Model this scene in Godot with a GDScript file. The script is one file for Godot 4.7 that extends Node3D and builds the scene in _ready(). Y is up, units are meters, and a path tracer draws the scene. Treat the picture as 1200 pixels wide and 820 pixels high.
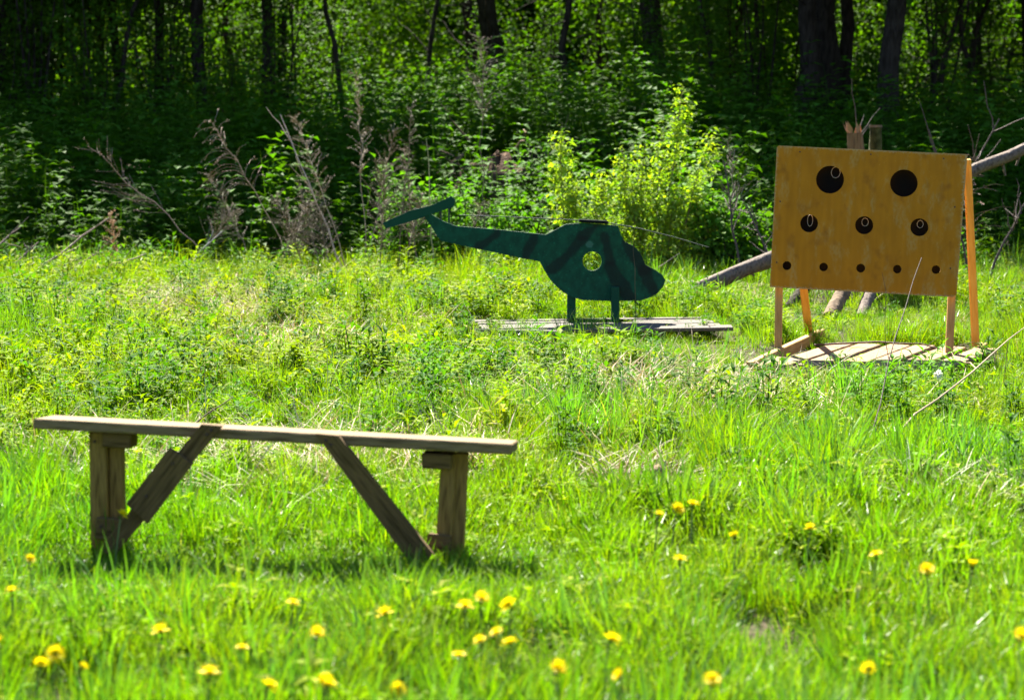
extends Node3D

# ------------------------------------------------------------------ state
var rng := RandomNumberGenerator.new()
var n_low := FastNoiseLite.new()
var n_patch := FastNoiseLite.new()
var names := {}
var M := {}

# ------------------------------------------------------------------ naming and metas
func numbered(called: String) -> String:
	var k: int = names.get(called, 0)
	names[called] = k + 1
	return called if k == 0 else "%s_%03d" % [called, k]

func tag(o: Node, label: String, category: String, group := "", kind := "") -> void:
	if label != "":
		o.set_meta("label", label)
	if category != "":
		o.set_meta("category", category)
	if group != "":
		o.set_meta("group", group)
	if kind != "":
		o.set_meta("kind", kind)

func thing(called: String, at: Vector3, label: String, category: String, group := "") -> Node3D:
	var o := Node3D.new()
	o.name = numbered(called)
	add_child(o)
	o.position = at
	tag(o, label, category, group)
	return o

func part(called: String, mesh: Mesh, m: Material, parent: Node, xf := Transform3D.IDENTITY) -> MeshInstance3D:
	var o := MeshInstance3D.new()
	o.name = called
	o.mesh = mesh
	o.material_override = m
	o.transform = xf
	parent.add_child(o, true)
	return o

func scatter(called: String, mesh: Mesh, m: Material, parent: Node, xfs: Array, cols: Array) -> MultiMeshInstance3D:
	var mm := MultiMesh.new()
	mm.transform_format = MultiMesh.TRANSFORM_3D
	mm.use_colors = true
	mm.mesh = mesh
	mm.instance_count = xfs.size()
	for i in xfs.size():
		mm.set_instance_transform(i, xfs[i])
		mm.set_instance_color(i, cols[i])
	var o := MultiMeshInstance3D.new()
	o.name = called
	o.multimesh = mm
	o.material_override = m
	o.set_meta("kind", "stuff")
	parent.add_child(o, true)
	return o

# ------------------------------------------------------------------ shape helpers
func rf(a: float, b: float) -> float:
	return rng.randf_range(a, b)

func start() -> SurfaceTool:
	var st := SurfaceTool.new()
	st.begin(Mesh.PRIMITIVE_TRIANGLES)
	st.set_smooth_group(-1)
	return st

func finish(st: SurfaceTool) -> ArrayMesh:
	st.generate_normals()
	return st.commit()

func tri(st: SurfaceTool, a: Vector3, b: Vector3, c: Vector3) -> void:
	st.add_vertex(a); st.add_vertex(b); st.add_vertex(c)

func face(st: SurfaceTool, pts: Array, middle: Vector3) -> void:
	# a flat convex face, wound clockwise as seen from outside
	var n: Vector3 = (pts[1] - pts[0]).cross(pts[2] - pts[0])
	var c := Vector3.ZERO
	for p in pts:
		c += p
	var out: bool = n.dot(c / pts.size() - middle) > 0.0
	for i in range(1, pts.size() - 1):
		if out:
			tri(st, pts[0], pts[i + 1], pts[i])
		else:
			tri(st, pts[0], pts[i], pts[i + 1])

func add_board(st: SurfaceTool, size: Vector3, bevel: float, jitter := 0.0, xf := Transform3D.IDENTITY) -> void:
	var h := size / 2.0
	var v := {}
	for sx in [-1, 1]:
		for sy in [-1, 1]:
			for sz in [-1, 1]:
				var j := Vector3(rf(-jitter, jitter), rf(-jitter, jitter), rf(-jitter, jitter))
				v[[sx, sy, sz, 0]] = xf * (Vector3(sx * h.x, sy * (h.y - bevel), sz * (h.z - bevel)) + j)
				v[[sx, sy, sz, 1]] = xf * (Vector3(sx * (h.x - bevel), sy * h.y, sz * (h.z - bevel)) + j)
				v[[sx, sy, sz, 2]] = xf * (Vector3(sx * (h.x - bevel), sy * (h.y - bevel), sz * h.z) + j)
	var mid := xf.origin
	for s in [-1, 1]:
		face(st, [v[[s, -1, -1, 0]], v[[s, 1, -1, 0]], v[[s, 1, 1, 0]], v[[s, -1, 1, 0]]], mid)
		face(st, [v[[-1, s, -1, 1]], v[[1, s, -1, 1]], v[[1, s, 1, 1]], v[[-1, s, 1, 1]]], mid)
		face(st, [v[[-1, -1, s, 2]], v[[1, -1, s, 2]], v[[1, 1, s, 2]], v[[-1, 1, s, 2]]], mid)
		for t in [-1, 1]:
			face(st, [v[[-1, s, t, 1]], v[[1, s, t, 1]], v[[1, s, t, 2]], v[[-1, s, t, 2]]], mid)
			face(st, [v[[s, -1, t, 0]], v[[s, 1, t, 0]], v[[s, 1, t, 2]], v[[s, -1, t, 2]]], mid)
			face(st, [v[[s, t, -1, 0]], v[[s, t, 1, 0]], v[[s, t, 1, 1]], v[[s, t, -1, 1]]], mid)
			for u in [-1, 1]:
				face(st, [v[[s, t, u, 0]], v[[s, t, u, 1]], v[[s, t, u, 2]]], mid)

func board(size: Vector3, bevel := 0.003, jitter := 0.0) -> ArrayMesh:
	var st := start()
	add_board(st, size, bevel, jitter)
	return finish(st)

# a flat outline given in metres (x, y), cut from a board of the given thickness
func slab(outline: Array, thick: float) -> ArrayMesh:
	var pts := PackedVector2Array()
	for q in outline:
		pts.append(Vector2(q[0], q[1]))
	var st := start()
	var ix := Geometry2D.triangulate_polygon(pts)
	var c := Vector3.ZERO
	for q in pts:
		c += Vector3(q.x, q.y, 0) / pts.size()
	for k in range(0, ix.size(), 3):
		for z in [-thick / 2, thick / 2]:
			var f := []
			for e in 3:
				f.append(Vector3(pts[ix[k + e]].x, pts[ix[k + e]].y, z))
			face(st, f, Vector3(f[0].x, f[0].y, 0))
	for k in pts.size():
		var a := pts[k]
		var b := pts[(k + 1) % pts.size()]
		face(st, [Vector3(a.x, a.y, -thick / 2), Vector3(b.x, b.y, -thick / 2), Vector3(b.x, b.y, thick / 2), Vector3(a.x, a.y, thick / 2)], c)
	return finish(st)

# a board lying from a to b; w is its width across, t its thickness, up the direction its thickness points
func lay(a: Vector3, b: Vector3, up: Vector3) -> Transform3D:
	var x := (b - a).normalized()
	var z := x.cross(up).normalized()
	var y := z.cross(x).normalized()
	return Transform3D(Basis(x, y, z), (a + b) / 2.0)

func plank(called: String, a: Vector3, b: Vector3, up: Vector3, t: float, w: float, m: Material, parent: Node, jitter := 0.002) -> MeshInstance3D:
	return part(called, board(Vector3(a.distance_to(b), t, w), minf(0.004, t * 0.2), jitter), m, parent, lay(a, b, up))

func add_tube(st: SurfaceTool, pts: Array, radii: Array, sides := 6, rough := 0.0, cap := true) -> void:
	var rings := []
	var side := Vector3.ZERO
	for i in pts.size():
		var d: Vector3 = (pts[mini(i + 1, pts.size() - 1)] - pts[maxi(i - 1, 0)]).normalized()
		if side == Vector3.ZERO:
			side = d.cross(Vector3.RIGHT if absf(d.x) < 0.8 else Vector3.FORWARD).normalized()
		side = (side - d * side.dot(d)).normalized()
		var other := d.cross(side)
		var ring := []
		for k in sides:
			var a := TAU * k / sides
			var dir := side * cos(a) + other * sin(a)
			ring.append([pts[i] + dir * radii[i] * (1.0 + rf(-rough, rough)), dir])
		rings.append(ring)
	for i in range(pts.size() - 1):
		for k in sides:
			var a = rings[i][k]
			var b = rings[i][(k + 1) % sides]
			var c = rings[i + 1][(k + 1) % sides]
			var d2 = rings[i + 1][k]
			for q in [a, c, b, a, d2, c]:
				st.set_normal(q[1])
				st.add_vertex(q[0])
	if cap:
		for e in [0, pts.size() - 1]:
			var d3: Vector3 = (pts[1] - pts[0]).normalized() * -1.0 if e == 0 else (pts[e] - pts[e - 1]).normalized()
			for k in range(1, sides - 1):
				var tri3 := [rings[e][0][0], rings[e][k][0], rings[e][k + 1][0]]
				if e != 0:
					tri3 = [tri3[0], tri3[2], tri3[1]]
				for q in tri3:
					st.set_normal(d3)
					st.add_vertex(q)

func tube(pts: Array, radii: Array, sides := 6, rough := 0.0) -> ArrayMesh:
	var st := SurfaceTool.new()
	st.begin(Mesh.PRIMITIVE_TRIANGLES)
	add_tube(st, pts, radii, sides, rough)
	return st.commit()

# a path between two points, sagging and wandering
func wander(a: Vector3, b: Vector3, n: int, amount: float, sag := 0.0) -> Array:
	var out := []
	for i in n + 1:
		var t := float(i) / n
		var p := a.lerp(b, t)
		p.y -= sag * 4.0 * t * (1.0 - t)
		if i > 0 and i < n:
			p += Vector3(rf(-1, 1), rf(-1, 1), rf(-1, 1)) * amount
		out.append(p)
	return out

func taper(r0: float, r1: float, n: int) -> Array:
	var out := []
	for i in n + 1:
		out.append(lerpf(r0, r1, float(i) / n))
	return out

# one grass blade of three bent segments
func add_blade(st: SurfaceTool, base: Vector3, az: float, h: float, w: float, lean: float, curl: float, c: Color) -> void:
	st.set_color(c)
	var dir := Vector3(cos(az), 0, sin(az))
	var tw := az + rf(-0.9, 0.9)
	var side := Vector3(-sin(tw), 0, cos(tw)) * w * 0.5
	var p := base
	var ang := lean
	var prev := [base - side * 0.7, base + side * 0.7]
	for k in 3:
		var seg: float = h * [0.40, 0.35, 0.25][k]
		p += (Vector3.UP * cos(ang) + dir * sin(ang)) * seg
		ang += curl
		if k < 2:
			var ww: float = [1.0, 0.75][k]
			var now := [p - side * ww, p + side * ww]
			tri(st, prev[0], prev[1], now[1])
			tri(st, prev[0], now[1], now[0])
			prev = now
		else:
			tri(st, prev[0], prev[1], p)

# one leaf folded along its midrib
func add_leaf(st: SurfaceTool, base: Vector3, dir: Vector3, up: Vector3, length: float, width: float, droop: float, c: Color) -> void:
	st.set_color(c)
	dir = dir.normalized()
	var side := dir.cross(up)
	if side.length() < 0.05:
		side = dir.cross(Vector3.RIGHT)
	side = side.normalized()
	var n := side.cross(dir).normalized()
	var mid := base + dir * length * 0.42
	var l := mid + side * width * 0.5 + n * width * 0.16
	var r := mid - side * width * 0.5 + n * width * 0.16
	var tip := base + dir * length - n * length * droop
	tri(st, base, l, mid)
	tri(st, base, mid, r)
	tri(st, l, tip, mid)
	tri(st, mid, tip, r)

func any_dir() -> Vector3:
	var z := rf(-1, 1)
	var a := rf(0, TAU)
	var s := sqrt(1.0 - z * z)
	return Vector3(cos(a) * s, z, sin(a) * s)

func tone(c: Color, amount := 0.15) -> Color:
	var k := 1.0 + rf(-amount, amount)
	return Color(c.r * k * (1.0 + rf(-amount, amount) * 0.6), c.g * k, c.b * k)

# ------------------------------------------------------------------ materials
func lin(r: float, g: float, b: float) -> Color:
	return Color(r, g, b).linear_to_srgb()

func noise_tex(freq: float, ramp: Array, sd: int, size := 256, octaves := 4, fractal := FastNoiseLite.FRACTAL_FBM) -> NoiseTexture2D:
	var n := FastNoiseLite.new()
	n.seed = sd
	n.frequency = freq
	n.noise_type = FastNoiseLite.TYPE_SIMPLEX_SMOOTH
	n.fractal_type = fractal
	n.fractal_octaves = octaves
	var t := NoiseTexture2D.new()
	t.width = size
	t.height = size
	t.seamless = true
	t.noise = n
	if ramp.size():
		var g := Gradient.new()
		g.offsets = PackedFloat32Array()
		g.colors = PackedColorArray()
		var offs := PackedFloat32Array()
		var cols := PackedColorArray()
		for i in ramp.size():
			offs.append(float(i) / maxi(ramp.size() - 1, 1))
			cols.append(ramp[i])
		g.offsets = offs
		g.colors = cols
		t.color_ramp = g
	return t

func solid(c: Color, rough := 0.8) -> StandardMaterial3D:
	var m := StandardMaterial3D.new()
	m.albedo_color = c
	m.roughness = rough
	return m

func grained(ramp: Array, scale: Vector3, sd: int, rough := 0.85, relief := 0.15, freq := 0.02) -> StandardMaterial3D:
	var m := StandardMaterial3D.new()
	m.albedo_texture = noise_tex(freq, ramp, sd)
	m.roughness = rough
	m.uv1_triplanar = true
	m.uv1_scale = scale
	m.heightmap_enabled = true
	m.heightmap_texture = noise_tex(freq * 1.7, [], sd + 7)
	m.heightmap_scale = relief
	m.metallic_specular = 0.2
	return m

func leafy(through: Color, rough := 0.55, spec := 0.4) -> StandardMaterial3D:
	var m := StandardMaterial3D.new()
	m.vertex_color_use_as_albedo = true
	m.roughness = rough
	m.metallic_specular = spec
	m.cull_mode = BaseMaterial3D.CULL_DISABLED
	m.backlight_enabled = true
	m.backlight = through
	return m

func make_materials() -> void:
	M.blade = leafy(Color(0.86, 0.92, 0.34), 0.42, 0.3)
	M.leaf = leafy(Color(0.9, 0.95, 0.36), 0.68, 0.15)
	M.straw = leafy(Color(0.5, 0.48, 0.42), 0.7, 0.35)
	M.petal = leafy(Color(0.8, 0.8, 0.7), 0.6, 0.3)
	M.dry = StandardMaterial3D.new()
	M.dry.vertex_color_use_as_albedo = true
	M.dry.roughness = 0.85
	M.bench = grained([lin(0.06, 0.04, 0.018), lin(0.14, 0.095, 0.045), lin(0.20, 0.14, 0.07), lin(0.10, 0.068, 0.032)], Vector3(0.8, 9, 9), 11, 0.8, 0.2)
	M.bench_leg = grained([lin(0.065, 0.038, 0.012), lin(0.185, 0.112, 0.033), lin(0.26, 0.16, 0.048), lin(0.12, 0.07, 0.022)], Vector3(0.8, 9, 9), 12, 0.8, 0.2)
	M.bench_brace = grained([lin(0.045, 0.027, 0.011), lin(0.095, 0.06, 0.024), lin(0.14, 0.088, 0.036), lin(0.065, 0.04, 0.016)], Vector3(0.8, 10, 10), 13, 0.85, 0.2)
	M.grey_wood = grained([lin(0.04, 0.034, 0.027), lin(0.095, 0.084, 0.07), lin(0.135, 0.122, 0.104), lin(0.068, 0.058, 0.047)], Vector3(0.8, 11, 11), 14, 0.85, 0.25)
	M.pallet_wood = grained([lin(0.12, 0.075, 0.038), lin(0.20, 0.13, 0.068), lin(0.25, 0.17, 0.095), lin(0.155, 0.10, 0.052)], Vector3(0.8, 9, 9), 15, 0.8, 0.15)
	M.fresh_wood = grained([lin(0.60, 0.26, 0.045), lin(0.70, 0.34, 0.07), lin(0.74, 0.40, 0.10)], Vector3(0.8, 8, 8), 16, 0.7, 0.1)
	M.post_wood = grained([lin(0.28, 0.165, 0.055), lin(0.38, 0.24, 0.09), lin(0.42, 0.28, 0.11)], Vector3(0.8, 9, 9), 17, 0.75, 0.12)
	M.black = solid(lin(0.005, 0.005, 0.005), 0.95)
	M.black.metallic_specular = 0.15
	M.wire = solid(lin(0.35, 0.33, 0.30), 0.5)
	M.wire.metallic = 0.5
	M.green_paint = solid(lin(0.005, 0.050, 0.029), 0.7)
	M.green_paint.metallic_specular = 0.25
	M.rust = solid(lin(0.05, 0.025, 0.014), 0.8)
	M.rotor = solid(lin(0.02, 0.04, 0.028), 0.85)
	M.dark_paint = solid(lin(0.006, 0.01, 0.009), 0.9)
	M.dark_paint.metallic_specular = 0.1
	M.bark = grained([lin(0.010, 0.008, 0.005), lin(0.024, 0.019, 0.013), lin(0.045, 0.037, 0.027), lin(0.016, 0.012, 0.009)], Vector3(2.4, 0.5, 2.4), 19, 0.95, 1.2)
	M.birch = grained([lin(0.02, 0.015, 0.011), lin(0.08, 0.06, 0.046), lin(0.16, 0.125, 0.10), lin(0.13, 0.10, 0.08), lin(0.03, 0.022, 0.016)], Vector3(3.5, 2.0, 3.5), 20, 0.85, 0.8, 0.02)
	M.brown_log = grained([lin(0.05, 0.035, 0.022), lin(0.15, 0.105, 0.065), lin(0.21, 0.15, 0.09)], Vector3(2.0, 2.0, 2.0), 21, 0.9, 0.8)
	M.torn_wood = grained([lin(0.09, 0.05, 0.025), lin(0.18, 0.10, 0.05), lin(0.26, 0.15, 0.075)], Vector3(6, 0.8, 6), 22, 0.9, 0.5)
	M.moss_log = grained([lin(0.012, 0.012, 0.005), lin(0.045, 0.046, 0.014), lin(0.10, 0.09, 0.035)], Vector3(3, 2, 3), 23, 0.95, 0.8)
	M.soil = grained([lin(0.016, 0.012, 0.008), lin(0.035, 0.027, 0.016), lin(0.06, 0.048, 0.026), lin(0.022, 0.024, 0.010)], Vector3(0.6, 0.6, 0.6), 24, 1.0, 2.0, 0.03)
	M.soil.uv1_world_triplanar = true
	M.earth = grained([lin(0.03, 0.018, 0.010), lin(0.07, 0.042, 0.024), lin(0.11, 0.068, 0.04)], Vector3(1.6, 1.6, 1.6), 25, 1.0, 3.0, 0.03)

# ------------------------------------------------------------------ terrain
func ground_y(x: float, z: float) -> float:
	var h := 0.035 * n_low.get_noise_2d(x * 9.0, z * 9.0) + 0.02 * n_low.get_noise_2d(x * 34.0 + 90.0, z * 34.0)
	h -= 0.11 * exp(-(pow((x - 2.5) / 1.6, 2.0) + pow((z + 15.4) / 1.6, 2.0)))
	h += 0.75 * smoothstep(-26.0, -36.0, z)
	h += 0.95 * exp(-(pow((x - 0.8) / 1.7, 2.0) + pow((z + 31.0) / 1.7, 2.0)))
	return h

func on_ground(x: float, z: float, lift := 0.0) -> Vector3:
	return Vector3(x, ground_y(x, z) + lift, z)

func make_ground() -> void:
	var xs := [-160.0, -90.0, -55.0, -35.0, -24.0]
	var x := -18.0
	while x <= 18.0:
		xs.append(x)
		x += 0.3
	xs.append_array([24.0, 35.0, 55.0, 90.0, 160.0])
	var zs := [90.0, 50.0, 28.0, 16.0, 8.0, 3.0]
	var z := 0.0
	while z >= -42.0:
		zs.append(z)
		z -= 0.3
	zs.append_array([-45.0, -50.0, -56.0, -64.0, -75.0, -90.0, -130.0, -220.0])
	var st := SurfaceTool.new()
	st.begin(Mesh.PRIMITIVE_TRIANGLES)
	st.set_smooth_group(0)
	for i in zs.size():
		for j in xs.size():
			st.set_uv(Vector2(xs[j], zs[i]) * 0.2)
			st.add_vertex(on_ground(xs[j], zs[i]))
	var w := xs.size()
	for i in range(zs.size() - 1):
		for j in range(w - 1):
			var a := i * w + j
			for q in [a, a + w, a + 1, a + 1, a + w, a + w + 1]:
				st.add_index(q)
	st.generate_normals()
	var o := part("ground", st.commit(), M.soil, self)
	o.name = "ground"
	o.set_meta("kind", "structure")

# ------------------------------------------------------------------ meadow
const GREEN := Color(0.113, 0.240, 0.008)
const LIME := Color(0.212, 0.298, 0.010)
const SHADE_GREEN := Color(0.045, 0.13, 0.010)  # darker green standing in for shade down between the blades
const BLUISH := Color(0.09, 0.19, 0.075)
const STRAW := Color(0.36, 0.31, 0.17)

func grass_tuft(n: int, hmin: float, hmax: float, w: float, spread: float, lean: float, curl: float, c: Color, stray := 0.0) -> ArrayMesh:
	var st := start()
	for i in n:
		var a := rf(0, TAU)
		var r := sqrt(rng.randf()) * spread
		var col := tone(c, 0.22)
		if rng.randf() < stray:
			col = tone(STRAW, 0.2)
		add_blade(st, Vector3(cos(a) * r, -0.015, sin(a) * r), a + rf(-0.9, 0.9), rf(hmin, hmax), w * rf(0.7, 1.3), rf(0.0, lean), rf(0.05, curl), col)
	return finish(st)

func herb_mesh(n: int, h: float, len: float, wid: float, c: Color) -> ArrayMesh:
	# a low herb: stalks that carry spreading leaves
	var st := start()
	for i in n:
		var a := rf(0, TAU)
		var out := Vector3(cos(a), 0, sin(a))
		var top := out * rf(0.01, 0.09) + Vector3.UP * rf(h * 0.35, h)
		add_blade(st, out * 0.008, a, top.length() * 1.02, 0.004, atan2(Vector2(top.x, top.z).length(), top.y), 0.0, tone(c))
		var k := 3 if rng.randf() < 0.5 else 1
		for j in k:
			var b := a + (j - (k - 1) * 0.5) * 1.1
			add_leaf(st, top, Vector3(cos(b), rf(-0.15, 0.6), sin(b)), Vector3.UP, len * rf(0.7, 1.2), wid * rf(0.8, 1.2), rf(0.0, 0.25), tone(c, 0.2))
	return finish(st)

func weed_mesh(h: float, c: Color, stems: int) -> ArrayMesh:
	# a tall herb of upright stems set with narrow leaves all the way up
	var st := start()
	for s in stems:
		var a0 := rf(0, TAU)
		var foot := Vector3(cos(a0), 0, sin(a0)) * rf(0.0, 0.05)
		var head := foot + Vector3(cos(a0) * rf(0.0, 0.3), 1.0, sin(a0) * rf(0.0, 0.3)) * h * rf(0.65, 1.05)
		add_blade(st, foot, a0, (head - foot).length(), 0.007, acos(clampf((head - foot).normalized().y, -1, 1)), 0.0, tone(c))
		var n := int(h * 34)
		for i in n:
			var t := lerpf(0.18, 1.0, float(i) / n)
			var a := i * 2.4 + a0
			var up := lerpf(0.1, 0.9, t * t)
			add_leaf(st, foot.lerp(head, t), Vector3(cos(a), up, sin(a)), Vector3.UP, rf(0.07, 0.12) * (1.15 - 0.35 * t), rf(0.017, 0.028), rf(0.1, 0.4), tone(c, 0.2))
	return finish(st)

func straw_mesh(n: int, c: Color) -> ArrayMesh:
	var st := start()
	for i in n:
		var a := rf(0, TAU)
		var r := rng.randf() * 0.14
		add_blade(st, Vector3(cos(a) * r, rf(0.0, 0.05), sin(a) * r), rf(0, TAU), rf(0.12, 0.30), rf(0.003, 0.006), rf(0.7, 1.45), rf(0.0, 0.35), tone(c, 0.25))
	return finish(st)

func dryness(x: float, z: float) -> float:
	var d := clampf(n_patch.get_noise_2d(x * 14.0, z * 9.0) * 1.6 - 0.12, 0.0, 1.0)
	d += 0.75 * exp(-(pow((x - 0.75) / 0.9, 2.0) + pow((z + 13.6) / 1.5, 2.0)))
	d += 0.55 * exp(-(pow((x + 0.9) / 0.9, 2.0) + pow((z + 10.3) / 0.9, 2.0)))
	d += 0.5 * exp(-(pow((x - 1.9) / 0.5, 2.0) + pow((z + 9.3) / 0.5, 2.0)))
	d *= smoothstep(-7.8, -9.4, z)
	return clampf(d, 0.0, 1.0)

func make_meadow() -> void:
	var root := thing("meadow_grass", Vector3.ZERO, "fresh sunlit green grass mixed with dry straw covering the whole meadow", "grass")
	root.set_meta("kind", "stuff")
	var kinds := []   # [mesh, material]
	for i in 5: kinds.append([grass_tuft(15, 0.09, 0.23, 0.0048, 0.06, 0.5, 0.45, GREEN.lerp(LIME, i * 0.22), 0.006), M.blade])     # 0-4 lawn grass
	for i in 3: kinds.append([grass_tuft(11, 0.17, 0.30, 0.0062, 0.05, 0.35, 0.35, GREEN.lerp(BLUISH, 0.3 + i * 0.35), 0.008), M.blade])  # 5-7 tall grass
	for i in 3: kinds.append([herb_mesh(9, 0.12, 0.045, 0.022, LIME.lerp(GREEN, i * 0.4)), M.leaf])                                  # 8-10 herbs
	for i in 3: kinds.append([straw_mesh(14, STRAW.lerp(Color(0.36, 0.30, 0.20), i * 0.4)), M.straw])                               # 11-13 straw
	for i in 4: kinds.append([weed_mesh(0.15 + 0.05 * i, LIME.lerp(GREEN, i * 0.22) if i < 3 else Color(0.055, 0.15, 0.012), 4), M.leaf])                                   # 14-17 tall herbs
	for i in 2: kinds.append([grass_tuft(12, 0.07, 0.15, 0.006, 0.07, 0.9, 0.6, SHADE_GREEN, 0.01), M.blade])                              # 18-19 low grass, coloured dark for the shade between blades
	var xfs := []
	var cols := []
	for k in kinds.size():
		xfs.append([])
		cols.append([])
	# [z from, z to, half width, tufts per square metre, size]
	for zone in [[-4.5, -9.0, 2.6, 700.0, 0.8], [-9.0, -14.0, 3.9, 470.0, 0.9], [-14.0, -20.0, 5.6, 260.0, 1.05], [-20.0, -27.5, 8.2, 95.0, 1.2], [4.0, -27.0, 26.0, 9.0, 1.6]]:
		var n := int((zone[0] - zone[1]) * zone[2] * 2.0 * zone[3])
		for i in n:
			var x: float = rf(-zone[2], zone[2])
			var z: float = rf(zone[1], zone[0])
			if zone[2] > 20.0 and z < -4.5 and absf(x) < (2.6 if z > -9.0 else 3.9 if z > -14.0 else 5.6 if z > -20.0 else 8.2):
				continue
			var y := ground_y(x, z)
			var dry := dryness(x, z)
			var clump := n_patch.get_noise_2d(x * 215.0 + 40.0, z * 170.0)
			if clump < -0.15 and rng.randf() < 0.75:
				continue
			var lush := n_patch.get_noise_2d(x * 22.0 + 300.0, z * 15.0)
			var herb := n_patch.get_noise_2d(x * 30.0 - 200.0, z * 22.0 + 50.0)
			var mid := smoothstep(-9.5, -12.0, z)
			var worn_shade := smoothstep(1.0, 0.7, maxf(absf(x + 0.66) / 1.08, absf(z + 7.58) / 0.6))
			if rng.randf() < worn_shade * 0.1:
				continue
			var p := rng.randf()
			var k := 0
			if p < dry * 0.36:
				k = 11 + rng.randi() % 3
			elif p > 0.985 + worn_shade - (0.12 + 0.16 * smoothstep(0.8, -0.4, x)) * mid * clampf(herb + 0.45, 0.0, 1.0) and mid > 0.0:
				k = 14 + rng.randi() % 4
			elif p > 0.935 + 0.05 * worn_shade - 0.25 * clampf(herb, 0.0, 1.0):
				k = 8 + rng.randi() % 3
			elif p > 0.86 - 0.25 * clampf(lush, 0.0, 1.0):
				k = 5 + rng.randi() % 3
			elif p > 0.66 - 0.62 * worn_shade:
				k = 18 + rng.randi() % 2  # more dark tufts near the bench paint its shadow deeper
			else:
				k = rng.randi() % 5
			var s: float = rf(0.75, 1.25) * zone[4] * (1.0 + 0.3 * lush) * (1.0 - 0.22 * smoothstep(-8.5, -12.0, z)) * clampf(1.0 + 0.95 * clump, 0.55, 1.5)
			if k >= 11 and k <= 13:
				s = rf(0.8, 1.2)
			if k < 8:
				s *= 1.0 - 0.35 * dry
			# trodden short round the bench so its shadow shows, and low by the stands
			s *= 1.0 - 0.5 * worn_shade
			s *= 1.0 - 0.6 * smoothstep(1.0, 0.6, maxf(absf(x - 0.50) / 0.32, absf(z + 9.65) / 0.5))
			s *= 1.0 - 0.68 * smoothstep(1.0, 0.8, maxf(absf(x - 2.35) / 1.0, absf(z + 15.35) / 1.2))
			s *= 1.0 - 0.5 * smoothstep(1.0, 0.8, maxf(absf(x - 2.8) / 0.9, absf(z + 18.3) / 1.6))
			s *= 1.0 - 0.48 * smoothstep(1.0, 0.8, maxf(absf(x - 0.6) / 1.15, absf(z + 16.9) / 1.0))
			var b := Basis(Vector3.UP, rf(0, TAU)) * Basis(Vector3.RIGHT, rf(-0.2, 0.2))
			xfs[k].append(Transform3D(b.scaled(Vector3(s, s * rf(0.85, 1.2), s)), Vector3(x, y, z)))
			var v := 1.0 + 0.22 * n_patch.get_noise_2d(x * 60.0, z * 60.0 + 700.0) + rf(-0.12, 0.12)
			var warm := 1.0 + 0.25 * n_patch.get_noise_2d(x * 18.0 + 900.0, z * 18.0) + rf(-0.08, 0.08)
			cols[k].append(Color(v * warm * (1.0 + 0.14 * mid), v, v))
	# short dense grass trodden round the bench, mostly darker green to deepen its shadow
	for i in 3400:
		var x := rf(-1.8, 0.4)
		var z := rf(-8.2, -7.05)
		var k := 18 + rng.randi() % 2 if rng.randf() < 0.6 else rng.randi() % 5
		var s := rf(0.3, 0.6)
		xfs[k].append(Transform3D(Basis(Vector3.UP, rf(0, TAU)).scaled(Vector3(s * 1.3, s, s * 1.3)), on_ground(x, z)))
		var v := rf(0.85, 1.15)
		cols[k].append(Color(v, v, v))
	for k in kinds.size():
		scatter(["lawn_grass", "tall_grass", "herb_leaves", "dry_straw", "weeds", "low_grass"][0 if k < 5 else 1 if k < 8 else 2 if k < 11 else 3 if k < 14 else 4 if k < 18 else 5], kinds[k][0], kinds[k][1], root, xfs[k], cols[k])

# ------------------------------------------------------------------ the bench
# a board cut to an outline (x, y in metres) with its grain running at an angle
func diagonal(called: String, outline: Array, thick: float, z: float, ang: float, g: Vector3, parent: Node) -> void:
	var own := []
	for q in outline:
		var p := Vector2(q[0] - outline[0][0], q[1] - outline[0][1]).rotated(-ang)
		own.append([p.x, p.y])
	part(called, slab(own, thick), M.bench_brace, parent, Transform3D(Basis(Vector3.BACK, ang), Vector3(outline[0][0], outline[0][1], z) - g))

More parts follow.
